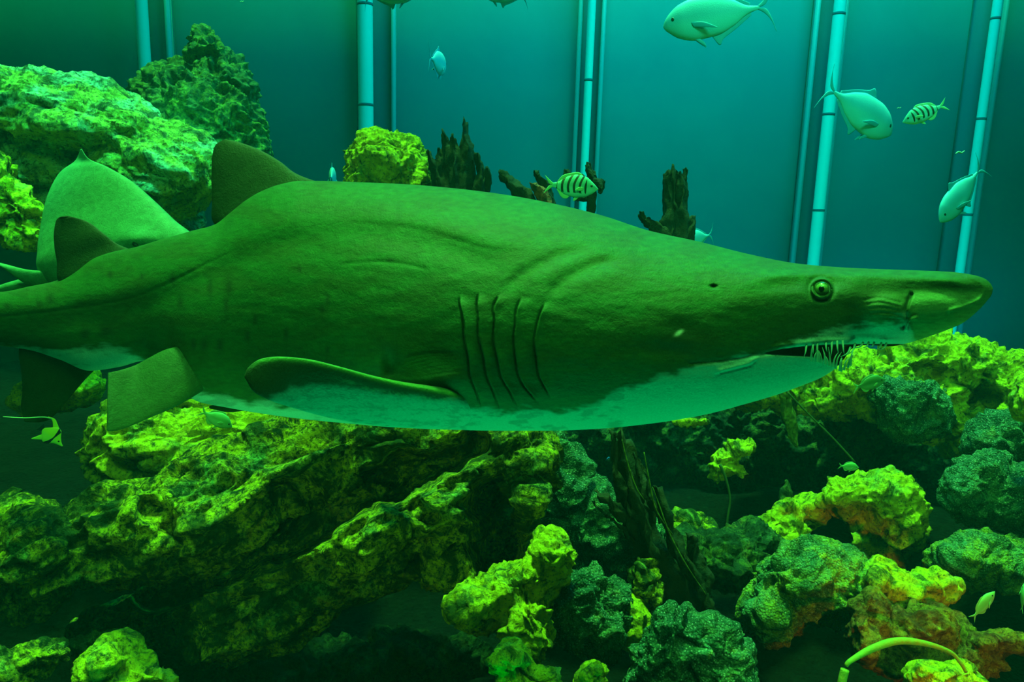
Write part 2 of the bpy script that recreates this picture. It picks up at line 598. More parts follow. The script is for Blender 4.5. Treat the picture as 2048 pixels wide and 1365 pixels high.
rock('boulder', [(130, 230, 230, 75, 12, 3.2, .35), (300, 330, 150, 95, 15, 3.15, .3), (60, 330, 160, 90, 5, 3.3, .3), (200, 420, 210, 90, 8, 3.4, .3), (-80, 220, 160, 90, 0, 3.3, .35)],
     M['pale'], 'big pale sunlit boulder at the upper left behind the shark', voxel=0.012, dirv=P(300, 330, 3.2) - P(0, 250, 3.2), amp=1.0)
rock('boulder', [(10, 410, 70, 50, 35, 2.75, .15), (40, 455, 55, 35, 30, 2.75, .13), (-40, 380, 70, 60, 20, 2.8, .2), (-190, 520, 110, 160, 0, 3.0, .2), (-240, 760, 130, 200, 0, 3.0, .25)],
     M['bright'], 'yellow-green rough rock at the left edge below the pale boulder', voxel=0.008)
rock('rock_pinnacle', [(400, 240, 125, 105, 10, 4.2, .35), (420, 130, 42, 72, -15, 4.2, .16), (455, 170, 50, 70, -30, 4.2, .2), (320, 190, 45, 50, 0, 4.2, .2), (470, 300, 70, 110, 0, 4.2, .3), (330, 330, 110, 120, 0, 4.2, .3)],
     M['far'], 'tall green rock with a leaning horn, standing behind the pale boulder', voxel=0.014, amp=.9)
rock('boulder', [(780, 330, 70, 62, 5, 3.6, .2), (765, 295, 42, 30, 0, 3.6, .16), (815, 345, 45, 60, -15, 3.6, .18), (780, 420, 85, 90, 0, 3.6, .2), (790, 540, 100, 110, 0, 3.6, .2), (735, 350, 34, 60, 10, 3.6, .16)],
     M['bright'], 'yellow-green rock standing up behind the shark\'s back next to dark driftwood', voxel=0.009, amp=.8)
rock('boulder', [(290, 900, 130, 95, 0, 2.95, .3), (450, 880, 160, 75, -8, 2.95, .3), (600, 850, 130, 55, -5, 2.9, .25), (280, 830, 90, 50, -20, 3.0, .25), (120, 790, 90, 35, -10, 3.1, .2), (470, 800, 200, 60, 0, 3.1, .2)],
     M['bright'], 'flat-faced yellow-green rock under the shark\'s pelvic fin, behind the big log-like rock', voxel=0.011, dirv=P(600, 850, 3) - P(300, 930, 3), amp=.8)
rock('log_shaped_rock', [
    (60, 1130, 130, 110, -10, 2.15, .2), (-40, 1090, 110, 80, -10, 2.2, .2), (230, 1080, 170, 95, -22, 2.2, .2), (420, 1010, 170, 88, -28, 2.25, .2), (590, 930, 160, 72, -20, 2.3, .2), (750, 890, 140, 48, -12, 2.35, .18),
    (420, 1170, 200, 60, -22, 2.42, .15), (560, 1180, 210, 90, -25, 2.28, .2), (720, 1090, 190, 120, -22, 2.2, .2), (880, 1040, 130, 140, -15, 2.2, .18), (900, 920, 190, 62, -8, 2.28, .18), (1035, 900, 62, 50, 10, 2.2, .12),
    (1010, 1130, 70, 110, 15, 2.3, .15), (1060, 980, 16, 120, 10, 2.2, .08), (330, 1230, 190, 55, -12, 2.4, .15)],
     M['mossy'], 'huge log-shaped mossy rock lying slanted below the shark, with a dark hollow end', voxel=0.0085, dirv=P(900, 900, 2.2) - P(300, 1150, 2.2), amp=.95,
     carve=[([(300, 1190), (420, 1150), (560, 1085), (680, 1010), (820, 940), (940, 895)], 46, .28), ([(990, 1010), (1000, 1060), (985, 1110)], 62, .35),
            ([(560, 960), (620, 985)], 26, .06), ([(300, 1030), (360, 1060)], 26, .06), ([(830, 1010), (860, 1030)], 22, .05)])
rock('boulder', [(1130, 960, 50, 90, -15, 2.75, .14), (1190, 1050, 70, 90, -35, 2.75, .14), (1140, 1060, 70, 110, 0, 2.78, .12), (1280, 1060, 50, 30, 35, 2.7, .1), (1110, 900, 30, 40, 0, 2.75, .1)],
     M['grain'], 'grainy grey-green slanting rock right behind the hollow end of the log-shaped rock', voxel=0.009, amp=.6)
rock('boulder', [(1110, 1120, 48, 62, -10, 1.98, .1), (1040, 1180, 120, 50, -22, 2.0, .12), (960, 1215, 70, 40, -10, 2.0, .12), (1060, 1260, 55, 70, 0, 1.9, .09), (1060, 1195, 60, 50, 0, 2.0, .1)],
     M['bright'], 'knobbly yellow-green rock at the bottom centre with a peak on top', voxel=0.006, amp=.55, freq=1.3)
rock('boulder', [(1160, 1225, 92, 88, 35, 2.1, .13), (1215, 1270, 60, 60, 0, 2.1, .12)],
     M['grain'], 'dark grainy rock leaning on the knobbly yellow-green rock at the bottom centre', voxel=0.007, amp=.5)
rock('rock', [(1030, 1330, 40, 55, -10, 1.75, .08), (1070, 1370, 45, 40, 0, 1.75, .08)],
     M['bright'], 'small bright green pointed rock at the bottom edge, centre', voxel=0.005, amp=.45, freq=1.4)
rock('rock', [(1190, 1360, 34, 40, 0, 1.8, .07)], M['bright'], 'small bright rock at the bottom edge right of the pointed one', voxel=0.005, amp=.45, freq=1.4)
rock('rock', [(70, 1320, 80, 34, -8, 1.9, .12), (10, 1350, 60, 50, 0, 1.9, .12)], M['mossy'], 'flat mossy rock in the bottom left corner', voxel=0.006, amp=.55)
rock('rock', [(215, 1330, 55, 42, -25, 1.85, .1), (300, 1360, 60, 36, 10, 1.85, .1), (240, 1375, 70, 30, 0, 1.85, .1)], M['bright'], 'bright lumpy rock at the bottom edge near the left corner', voxel=0.006, amp=.5)
rock('rock', [(185, 1290, 70, 26, -10, 2.1, .1)], M['dim'], 'dim flat stone behind the lumpy rock at the bottom left', voxel=0.007, amp=.5)
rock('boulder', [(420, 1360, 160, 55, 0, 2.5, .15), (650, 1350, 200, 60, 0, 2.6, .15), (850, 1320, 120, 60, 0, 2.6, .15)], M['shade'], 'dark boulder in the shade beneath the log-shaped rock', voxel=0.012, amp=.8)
rock('rock', [(1285, 1150, 26, 42, 0, 2.2, .07), (1290, 1185, 34, 30, 0, 2.2, .07)], M['mossy'], 'short upright stump of green rock left of the splintered driftwood', voxel=0.006, amp=.45)
rock('rock', [(1250, 1225, 30, 24, 30, 2.1, .07), (1265, 1260, 26, 30, 20, 2.1, .07)], M['bright'], 'small yellow rock below the rock stump', voxel=0.006, amp=.45)
rock('boulder', [(1340, 1290, 62, 95, 15, 1.95, .15), (1400, 1310, 70, 95, -30, 1.95, .14), (1310, 1340, 60, 80, 0, 1.95, .12), (1440, 1350, 60, 70, 0, 1.95, .12)], M['grain'], 'grainy olive rock at the bottom edge under the driftwood', voxel=0.007, amp=.5)
rock('boulder', [(1620, 1175, 120, 85, 8, 2.35, .22), (1560, 1215, 70, 80, 10, 2.35, .2), (1680, 1190, 75, 75, 0, 2.35, .2)], M['grainyellow'], 'rounded grainy boulder with a yellow top edge, right of the driftwood', voxel=0.007, amp=.55)
rock('boulder', [(1690, 985, 50, 45, 0, 2.85, .16), (1760, 1000, 90, 55, 5, 2.85, .2), (1810, 1040, 50, 60, 0, 2.85, .17), (1770, 1080, 60, 60, 0, 3.08, .1), (1750, 1150, 50, 60, 0, 3.08, .1)], M['bright'], 'bright yellow-green overhanging rock in the cave opening at right', voxel=0.008, amp=.7)
rock('boulder', [(1730, 760, 100, 56, -5, 3.4, .25), (1650, 800, 60, 40, 0, 3.4, .2), (1840, 740, 110, 62, 5, 3.4, .25), (1960, 740, 90, 55, 15, 3.4, .25), (1850, 800, 110, 75, 20, 3.35, .25), (2040, 800, 90, 100, 0, 3.4, .3), (1960, 860, 80, 60, 0, 3.35, .2), (1570, 775, 130, 38, 0, 3.75, .5), (1700, 780, 160, 40, 0, 3.8, .5)],  # last two lumps: unseen overhang added to shade the cave
     M['bright'], 'broad rough rock ledge under the shark\'s snout at right', voxel=0.011, amp=.95, carve=[([(1850, 735), (1880, 750)], 26, .1), ([(1750, 700), (1770, 715)], 20, .08), ([(1960, 790), (1980, 800)], 26, .1)])
rock('boulder', [(1830, 820, 85, 60, 25, 3.2, .15)], M['grain'], 'dark grainy lump hanging under the ledge at right', voxel=0.009, amp=.5)
rock('boulder', [(1960, 975, 90, 78, -15, 2.8, .2), (2030, 1000, 80, 70, 0, 2.8, .2)], M['grain'], 'large grainy grey-green dome at the right edge', voxel=0.008, amp=.5)
rock('boulder', [(2020, 880, 90, 50, -15, 3.0, .2)], M['grain'], 'grainy grey-green rock at the right edge above the large dome', voxel=0.009, amp=.5)
rock('boulder', [(1960, 1120, 95, 52, 0, 2.6, .2), (2040, 1140, 60, 50, 0, 2.6, .2)], M['grainyellow'], 'low grainy boulder with a yellow patch at the right edge, under the dome', voxel=0.008, amp=.5)
rock('rock', [(2050, 800, 22, 34, 0, 2.6, .08)], M['bright'], 'bright yellow-green stone cut off by the right edge', voxel=0.006, amp=.4)
rock('rock', [(1830, 1180, 90, 30, 3, 2.3, .12), (1760, 1170, 50, 26, 0, 2.3, .1)], M['bright'], 'flat yellow-green rock right of the rounded boulder', voxel=0.007, amp=.6)
rock('boulder', [(1740, 1260, 50, 80, -5, 2.1, .12), (1830, 1280, 110, 80, 0, 2.2, .15)], M['glare'], 'rock with painted orange glare behind the curved coral branch, lower right', voxel=0.007, amp=.5)
rock('rock', [(1870, 1350, 60, 24, -5, 1.9, .08), (1900, 1370, 60, 20, 0, 1.9, .08)], M['bright'], 'low jagged yellow rock under the curved coral branch', voxel=0.006, amp=.5)
rock('rock', [(1990, 1290, 50, 26, 0, 2.1, .1), (1960, 1330, 60, 36, 0, 2.1, .1)], M['glare'], 'rock with painted orange glare in the bottom right corner', voxel=0.007, amp=.4)
rock('rock', [(1590, 1030, 60, 32, -5, 2.9, .14), (1530, 1050, 50, 22, -10, 2.9, .12), (1560, 1075, 60, 26, -10, 2.85, .12)], M['bright'], 'small bright rock with a cone on top, in the cave floor', voxel=0.007, amp=.55)
V, Fc = tube(P([1572, 1571, 1573, 1574], [1030, 1000, 975, 957], 2.84), [.045, .032, .018, .004], 18, 30)
V = V + np.stack([pn(V * 30, 5), pn(V * 30, 6), pn(V * 30, 7)], -1) * .012
tag(Acc().add(V, Fc).build('rock_cone', M['dim']), 'dim cone-shaped stone on the small bright rock', 'rock')
rock('coral_rock', [(1490, 895, 36, 13, -5, 3.0, .06), (1455, 920, 28, 16, 0, 3.0, .06), (1470, 945, 34, 15, 10, 3.0, .07), (1440, 945, 18, 26, 0, 3.0, .05)], M['bright'], 'small yellow coral cluster hanging in the dark cave', voxel=0.006, amp=.6)
rock('rock', [(1385, 843, 36, 12, 0, 3.1, .07), (1412, 840, 14, 14, 0, 3.1, .05)], M['bright'], 'small yellow rock just under the shark\'s throat', voxel=0.006, amp=.4)
rock('rock', [(1365, 1050, 36, 30, 20, 2.7, .1), (1400, 1075, 30, 24, 0, 2.7, .09)], M['mossy'], 'green rock right behind the splintered driftwood', voxel=0.007, amp=.5)
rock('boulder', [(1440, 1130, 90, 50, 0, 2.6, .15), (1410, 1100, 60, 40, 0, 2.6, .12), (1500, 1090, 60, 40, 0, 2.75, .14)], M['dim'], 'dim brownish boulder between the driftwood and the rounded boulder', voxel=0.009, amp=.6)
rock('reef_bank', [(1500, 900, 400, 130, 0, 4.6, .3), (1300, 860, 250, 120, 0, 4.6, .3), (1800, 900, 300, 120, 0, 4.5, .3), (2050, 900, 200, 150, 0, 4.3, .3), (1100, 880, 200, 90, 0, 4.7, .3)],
     M['dim'], 'dark rock bank at the back of the cave on the right', voxel=0.02, amp=1.0)

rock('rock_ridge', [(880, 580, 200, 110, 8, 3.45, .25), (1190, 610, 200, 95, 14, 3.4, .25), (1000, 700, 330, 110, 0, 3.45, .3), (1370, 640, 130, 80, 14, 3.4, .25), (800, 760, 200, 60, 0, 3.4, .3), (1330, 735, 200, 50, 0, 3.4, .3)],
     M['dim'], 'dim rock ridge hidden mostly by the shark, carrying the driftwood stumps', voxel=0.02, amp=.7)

# ---------------------------------------------------------------- the big shark
TOP = tab([(-430, 590), (-300, 588), (-150, 586), (0, 584), (60, 573), (115, 561), (150, 542), (190, 516), (230, 503), (265, 496), (320, 480), (380, 463), (430, 449),
           (460, 426), (490, 402), (520, 384), (560, 369), (600, 362), (640, 362), (700, 364), (800, 368), (900, 376), (1000, 388), (1100, 406), (1200, 430),
           (1300, 462), (1400, 484), (1500, 509), (1600, 528), (1700, 536), (1800, 540), (1900, 544), (1945, 550), (1968, 557), (1980, 566), (1986, 577)])
BOT = tab([(-430, 640), (-300, 655), (-150, 676), (0, 692), (60, 701), (120, 720), (180, 742), (240, 734), (290, 722), (320, 736), (350, 765), (380, 795), (400, 805),
           (450, 815), (500, 824), (600, 838), (700, 848), (800, 856), (900, 860), (1000, 862), (1100, 862), (1200, 858), (1300, 848), (1400, 832), (1500, 806),
           (1560, 788), (1600, 773), (1640, 757), (1662, 744), (1678, 730), (1690, 716), (1700, 702), (1712, 693), (1740, 691), (1780, 693), (1822, 685), (1859, 673), (1900, 658),
           (1921, 649), (1957, 621), (1975, 601), (1984, 588), (1986, 578)])
DEP = tab([(-430, 2.3), (-150, 2.06), (0, 1.96), (200, 1.84), (400, 1.70), (600, 1.61), (800, 1.56), (1000, 1.53), (1300, 1.50), (1600, 1.47), (1986, 1.46)])
WID = tab([(-430, .030), (-150, .05), (0, .068), (200, .095), (300, .12), (400, .15), (600, .195), (800, .22), (1000, .225), (1200, .215), (1400, .185), (1550, .15),
           (1650, .125), (1800, .10), (1900, .075), (1950, .05), (1972, .032), (1982, .016), (1986, .002)])
V0 = tab([(-430, 0.0), (300, 0.0), (800, 0.05), (1200, 0.0), (1400, -0.15), (1600, -0.50), (1800, -0.50), (1930, -0.45), (1986, -0.1)])


def gill(pts):
    a = np.array(pts, float)
    return lambda y: pchip(a[:, 1], a[:, 0], y), a[0, 1], a[-1, 1]


GILLS = [gill([(920, 594), (926, 640), (934, 700), (945, 760), (963, 814)]), gill([(957, 589), (956, 640), (964, 700), (980, 765), (1001, 820)]),
         gill([(999, 589), (988, 625), (990, 690), (1002, 745), (1036, 815)]), gill([(1043, 597), (1031, 640), (1030, 700), (1045, 765), (1082, 812)]),
         gill([(1092, 607), (1074, 650), (1071, 700), (1080, 750), (1100, 796)])]
MOUTH_UP = tab([(1525, 708), (1537, 703), (1592, 694), (1629, 690), (1683, 687), (1720, 687)])
MOUTH_LO = tab([(1525, 709), (1534, 710), (1585, 713), (1629, 716), (1665, 727), (1690, 738), (1720, 745)])
BELLY = tab([(-430, 665), (-100, 680), (0, 690), (150, 700), (240, 700), (310, 735), (370, 770), (450, 798), (600, 815), (780, 818), (900, 815), (1000, 824), (1080, 822), (1180, 815),
             (1230, 788), (1290, 768), (1340, 745), (1400, 738), (1450, 726), (1500, 712), (1540, 701), (1600, 683), (1660, 668), (1700, 655), (1760, 652), (1790, 643), (1812, 636),
             (1830, 678), (1850, 698), (1900, 700), (1986, 700)])


def curve_dist(X, Y, pts):
    """distance of image points to a polyline, and the running parameter along it"""
    p = polyline([(a, b, 0) for a, b in pts], 60)[:, :2]
    best = np.full(X.shape, 1e9); par = np.zeros(X.shape); side = np.zeros(X.shape)
    for k in range(len(p) - 1):
        a, b = p[k], p[k + 1]
        ab = b - a; L = ab @ ab
        t = np.clip(((X - a[0]) * ab[0] + (Y - a[1]) * ab[1]) / L, 0, 1)
        dx = X - a[0] - t * ab[0]; dy = Y - a[1] - t * ab[1]
        d = np.hypot(dx, dy)
        m = d < best
        best = np.where(m, d, best); par = np.where(m, (k + t) / (len(p) - 1), par)
        side = np.where(m, np.sign(ab[0] * dy - ab[1] * dx), side)
    return best, par, side


def relief(X, Y):
    """skin relief in metres towards the viewer for points of the near flank"""
    r = np.zeros(X.shape)
    for f, y0, y1 in GILLS:
        s = X - f(Y) - 1.6 * np.sin(Y * 0.09)
        e = sst(y0 - 4, y0 + 22, Y) * (1 - sst(y1 - 30, y1 + 6, Y))
        r += e * (0.011 * np.exp(-np.maximum(s, 0) / 15) * (s > 0) - 0.0045 * np.exp(-(s + 1.5) ** 2 / 4) - 0.003 * np.exp(-np.maximum(-s, 0) / 10) * (s <= 0))
    # long crease from the tail towards the back, and the bulging back muscle
    d, t, sd = curve_dist(X, Y, [(-200, 640), (0, 634), (130, 620), (250, 600), (330, 570), (420, 525), (520, 480), (600, 460), (720, 455)])
    r += -0.0022 * np.exp(-(d / 3.5) ** 2) * (1 - sst(0.6, 0.8, t)) - 0.016 * (d * sd / 38) * np.exp(-(d / 38) ** 2) * (1 - sst(.85, 1, t))
    d, t, sd = curve_dist(X, Y, [(600, 452), (720, 447), (840, 460), (930, 486), (1000, 502), (1090, 500)])
    r += (-0.001 * np.exp(-(d / 6) ** 2) - 0.014 * (d * sd / 34) * np.exp(-(d / 34) ** 2)) * sst(0, .3, t) * (1 - sst(.7, 1, t))
    # arching muscle ridges over the gills
    for pts, a in (([(1000, 590), (1060, 540), (1130, 510), (1200, 500)], .006), ([(1090, 600), (1130, 560), (1190, 530), (1260, 520)], .006)):
        d, t, sd = curve_dist(X, Y, pts)
        r -= a * np.exp(-(d / 14) ** 2) * sst(0, .2, t) * (1 - sst(.7, 1, t))
    d, t, sd = curve_dist(X, Y, [(690, 528), (740, 524), (800, 527), (862, 540)])
    r -= 0.0022 * np.exp(-(d / 3.0) ** 2) * (1 - sst(.9, 1, t))
    # armpit wrinkles behind the pectoral fin
    for k in range(7):
        d, t, sd = curve_dist(X, Y, [(775 + k * 5, 745 + k * 2), (800 + 9 * k, 722 + 5 * k), (850 + 9 * k, 708 + 6 * k), (930, 705 + 7 * k)])
        r -= 0.0022 * np.exp(-(d / 2.5) ** 2) * (1 - sst(.8, 1, t)) * sst(0, 0.1, t)
    r -= 0.022 * np.exp(-((X - 782) / 16) ** 2 - ((Y - 735) / 26) ** 2)
    # pectoral shoulder
    r += 0.02 * np.exp(-((X - 870) / 60) ** 2 - ((Y - 765) / 26) ** 2)
    # pelvic root
    r -= 0.012 * np.exp(-((X - 300) / 16) ** 2 - ((Y - 700) / 22) ** 2)
    # spiracle
    r -= 0.010 * np.exp(-((X - 1427) / 6) ** 2 - ((Y - 573) / 3.2) ** 2)
    # eye ring and socket
    d = np.hypot(X - 1643, (Y - 578) * 1.05)
    r += 0.0065 * np.exp(-((d - 18) / 3.5) ** 2) - 0.010 * np.exp(-(d / 11) ** 2) - 0.003 * np.exp(-((d - 26) / 5) ** 2)
    # brow edge along the snout
    yb = np.interp(X, [1500, 1600, 1700, 1800, 1900, 1950], [566, 558, 558, 563, 570, 578])
    fade = sst(1480, 1580, X) * (1 - sst(1900, 1960, X))
    r += fade * (0.006 * np.exp(-((Y - yb + 10) / 9) ** 2) - 0.008 * np.exp(-((Y - yb - 12) / 16) ** 2))
    # tip of the snout: rim
    d, t, sd = curve_dist(X, Y, [(1935, 553), (1962, 565), (1968, 583), (1958, 600), (1930, 612), (1900, 622)])
    r += 0.005 * np.exp(-(d / 5) ** 2)
    r -= 0.005 * np.exp(-((X - 1950) / 15) ** 2 - ((Y - 583) / 13) ** 2)
    # nostril: swollen lobe, slit and flap
    e = ((X - 1775) / 40) ** 2 + ((Y - 622) / 30) ** 2
    r += 0.013 * np.exp(-e ** 2)
    e = ((X - 1865) / 55) ** 2 + ((Y - 628) / 36) ** 2
    r += 0.010 * np.exp(-e ** 2)
    d, t, sd = curve_dist(X, Y, [(1822, 590), (1816, 606), (1812, 622), (1815, 640), (1806, 655)])
    r -= 0.010 * np.exp(-(d / 4.0) ** 2)
    d, t, sd = curve_dist(X, Y, [(1832, 636), (1820, 641), (1815, 650), (1814, 660)])
    r += 0.007 * np.exp(-(d / 3.0) ** 2)
    for k in range(5):
        d, t, sd = curve_dist(X, Y, [(1730 + 4 * k, 600 + 9 * k), (1760 + 2 * k, 596 + 10 * k), (1800 - k, 606 + 8 * k)])
        r -= 0.0014 * np.exp(-(d / 3) ** 2)
    # mouth pocket
    inn = sst(0, 4, Y - MOUTH_UP(X)) * sst(0, 4, MOUTH_LO(X) - Y) * sst(1524, 1545, X)
    r -= 0.055 * inn * np.clip((X - 1524) / 60, 0.2, 1)
    r += 0.004 * np.exp(-((Y - MOUTH_UP(X) + 6) / 5) ** 2) * sst(1530, 1560, X) * (1 - sst(1780, 1830, X))
    # labial fold
    d, t, sd = curve_dist(X, Y, [(1443, 745), (1470, 738), (1500, 730), (1511, 722)])
    r += 0.007 * np.exp(-(d / 8) ** 2) * sst(3, -3, d * sd) - 0.004 * np.exp(-(d / 2.5) ** 2)
    d, t, sd = curve_dist(X, Y, [(1380, 727), (1440, 722), (1510, 712), (1535, 707)])
    r -= 0.0025 * np.exp(-(d / 4) ** 2)
    # hollow on the cheek behind the white scar
    r -= 0.004 * np.exp(-((X - 1365) / 42) ** 2 - ((Y - 658) / 17) ** 2)
    r -= 0.006 * np.exp(-((X - 1330) / 60) ** 2 - ((Y - 705) / 20) ** 2)
    return r


def skin_color(X, Y, near):
    """albedo of the shark's hide: olive back, dusky marks, white belly (counter-shading)"""
    n = X.size
    q = np.stack([X.ravel() / 60, Y.ravel() / 22, np.where(near.ravel(), 0, 9.5)], -1)
    n1 = fbm(q, 4, 77).reshape(X.shape)
    n2 = fbm(q * np.array([3.2, 4.0, 1]), 3, 78).reshape(X.shape)
    n3 = fbm(q * 0.6 + 5, 3, 79).reshape(X.shape)
    back = np.array([0.020, 0.108, 0.020]); back2 = np.array([0.027, 0.085, 0.015])
    belly = np.array([0.30, 0.62, 0.62])
    dusk = np.array([0.030, 0.060, 0.017])
    c = back + (back2 - back) * sst(-.2, .3, n3)[..., None]
    c = c * (1 + 0.55 * n2[..., None])
    # duskier head
    h = (sst(1480, 1620, X) * sst(545, 580, Y) * 0.6 + 0.75 * np.exp(-((X - 1370) / 90) ** 2 - ((Y - 690) / 45) ** 2))[..., None]
    c = c + (dusk - c) * np.clip(h, 0, .85)
    for f, y0, y1 in GILLS:
        s = X - f(Y)
        e = sst(y0, y0 + 20, Y) * (1 - sst(y1 - 10, y1 + 10, Y))
        c = c + (np.array([0.02, 0.05, 0.01]) - c) * (e * np.exp(-((s + 1) / 1.6) ** 2) * .6)[..., None]
    # small upright dusky spots along the flank
    rs = np.random.RandomState(4)
    SP = [(220, 550, 5, 8), (283, 553, 4, 6), (345, 560, 5, 12), (420, 575, 5, 18), (458, 575, 6, 20), (452, 610, 5, 16), (360, 607, 6, 12), (100, 600, 10, 14), (78, 608, 7, 9), (170, 668, 10, 12), (212, 662, 14, 12),
          (655, 600, 5, 14), (644, 620, 5, 12), (572, 668, 5, 14), (495, 672, 6, 12), (440, 690, 6, 12), (408, 690, 8, 12), (387, 690, 5, 12), (15, 612, 8, 6), (780, 520, 9, 4), (600, 540, 4, 8), (510, 640, 4, 9), (655, 700, 4, 9)]
    for (a, b, w, hh) in SP:
        k = np.exp(-((X - a) / w) ** 2 - ((Y - b) / hh) ** 2) * 0.75
        c = c + (dusk * .45 - c) * k[..., None]
    m = sst(-9, 9, Y - BELLY(X) + 26 * n1 + 8 * n2) * np.where(near, 1, 1)
    bel = belly * (1 - 0.35 * sst(0.05, 0.3, n1 + .4 * n2)[..., None] * (X < 1250)[..., None])
    c = c + (bel - c) * m[..., None]
    # far side and keel all white below
    # nostril lobe and snout underside: brownish
    k = np.clip(np.exp(-(((X - 1775) / 48) ** 2 + ((Y - 620) / 32) ** 2) ** 2) * 0.4 + sst(1812, 1835, X) * sst(565, 600, Y) * 0.8, 0, 1) * np.where(near, 1, 0)
    c = c + (np.array([0.14, 0.30, 0.10]) * (1 + .5 * n2[..., None]) - c) * k[..., None]
    # mouth
    inn = sst(0, 3, Y - MOUTH_UP(X)) * sst(0, 3, MOUTH_LO(X) - Y) * sst(1526, 1540, X) * np.where(near, 1, 0)
    c = c + (np.array([0.12, 0.03, 0.02]) - c) * inn[..., None]
    k = np.exp(-(((X - 1358 - (666 - Y) * .9) / 6) ** 2 + ((Y - 666) / 6.0) ** 2) ** 1.5) * np.where(near, 1, 0)
    c = c + (np.array([0.9, 1.0, 0.8]) - c) * k[..., None]
    k = np.exp(-((X - 1427) / 5.5) ** 2 - ((Y - 573) / 3) ** 2)
    c = c + (np.array([0.01, 0.02, 0.01]) - c) * k[..., None]
    return np.clip(c, 0.004, 1)


xs = np.r_[np.arange(-430, 880, 3.2), np.arange(880, 1130, 1.4), np.arange(1130, 1500, 2.4), np.arange(1500, 1940, 1.5), np.arange(1940, 1986.1, 1.0)]
th = np.r_[np.linspace(-np.pi / 2, np.pi / 2, 230, endpoint=False), np.linspace(np.pi / 2, 3 * np.pi / 2, 70, endpoint=False)]   # near side, then far side
top, bot, dep, wid, v0 = TOP(xs), BOT(xs), DEP(xs), WID(xs), V0(xs)
cy = (top + bot) / 2; hh = np.maximum((bot - top) / 2, 0.4)
sv = np.sin(th)[None, :]
# egg-shaped section: widest at v0
v = np.where(sv < 0, v0[:, None] + (v0[:, None] + 1) * sv, v0[:, None] + (1 - v0[:, None]) * sv)
g = np.cos(th)[None, :]
near = np.broadcast_to(g >= -1e-9, v.shape)
X = np.broadcast_to(xs[:, None], v.shape).copy()
Y = cy[:, None] + hh[:, None] * v
rel = relief(X, Y) * np.where(near, sst(0.02, 0.3, g), 0)
rel_noise = fbm(np.stack([X.ravel() / 60, Y.ravel() / 26, near.ravel() * 3.0], -1), 4, 91).reshape(X.shape) * 0.0022 * np.abs(g)
D = dep[:, None] - wid[:, None] * g - rel - rel_noise
SV = P(X.ravel(), Y.ravel(), D.ravel())
nu, nv = X.shape
me, o = mesh_from('shark_body', SV, ring_faces(nu, nv))
col = skin_color(X, Y, near).reshape(-1, 3)
at = me.color_attributes.new('hide', 'FLOAT_COLOR', 'POINT')
at.data.foreach_set('color', np.c_[col, np.ones(len(col))].astype(np.float32).ravel())


def hide_mat(name, attr=True, colr=None, belly=None):
    t = NT(name)
    co = t.n('ShaderNodeTexCoord').outputs['Object']
    f1 = t.noise(co, 260, 3, 0.7); f2 = t.noise(co, 40, 5, 0.65, 0.4)
    if attr:
        a = t.n('ShaderNodeAttribute', attribute_name='hide').outputs['Color']
    else:
        a = t.mix(t.ramp(f2, [(0.35, 0.0), (0.7, 1.0)]), colr, tuple(x * 0.7 for x in colr))
    c = t.mix(t.ramp(f1, [(0.3, 1.0), (0.75, 0.0)]), a, t.mix(1.0, a, (0.72, 0.72, 0.72), 'MULTIPLY'))
    sp = t.ramp(t.noise(co, 420, 1), [(0.70, 0.0), (0.78, 0.35)])
    c = t.mix(sp, c, t.mix(1.0, c, (2.2, 1.8, 2.2), 'MULTIPLY'))
    t.l(c, t.b.inputs['Base Color'])
    t.b.inputs['Roughness'].default_value = 0.62
    t.b.inputs['Specular IOR Level'].default_value = 0.25
    n = t.bump(f2, 0.35, 0.006)
    n = t.bump(f1, 0.45, 0.0022, n)
    t.l(n, t.b.inputs['Normal'])
    return t.m


M['hide'] = hide_mat('shark_hide')
M['fin'] = hide_mat('shark_fin_hide', False, (0.028, 0.10, 0.022))
M['findark'] = hide_mat('shark_dark_fin_hide', False, (0.017, 0.044, 0.012))
shark = empty('shark', P(1000, 620, 1.53))
tag(shark, 'huge olive shark with pale belly and five long gill slits swimming across the tank', 'shark')
link('body', me, o, M['hide'], shark)


def fin_part(name, A, B, T, mat, nu=70, nv=40, parent=shark):
    V, Fc = blade(P(*np.array(A).T), P(*np.array(B).T), T, nu, nv)
    return Acc().add(V, Fc).build(name, mat, parent)


LENS = [(0, .006), (.1, .012), (.5, .014), (.9, .012), (1, .004)]
# first dorsal: A front edge, B rear edge, from apex down to the base
fin_part('dorsal_fin', [(452, 279, 1.70), (480, 285, 1.70), (520, 300, 1.69), (560, 323, 1.68), (592, 347, 1.67), (640, 366, 1.66), (700, 392, 1.66)],
         [(444, 281, 1.70), (430, 292, 1.70), (424, 318, 1.70), (423, 360, 1.70), (424, 405, 1.70), (427, 446, 1.70), (470, 480, 1.68)],
         [(0, .002), (.1, .006), (.5, .014), (1, .03)], M['findark'])
fin_part('second_dorsal_fin', [(130, 433, 1.86), (150, 435, 1.86), (180, 446, 1.86), (207, 467, 1.85), (235, 488, 1.85), (270, 503, 1.84), (300, 520, 1.83)],
         [(122, 434, 1.86), (113, 440, 1.87), (108, 465, 1.87), (109, 495, 1.87), (114, 525, 1.87), (117, 562, 1.87), (150, 590, 1.86)],
         [(0, .002), (.1, .005), (.5, .010), (1, .022)], M['findark'])
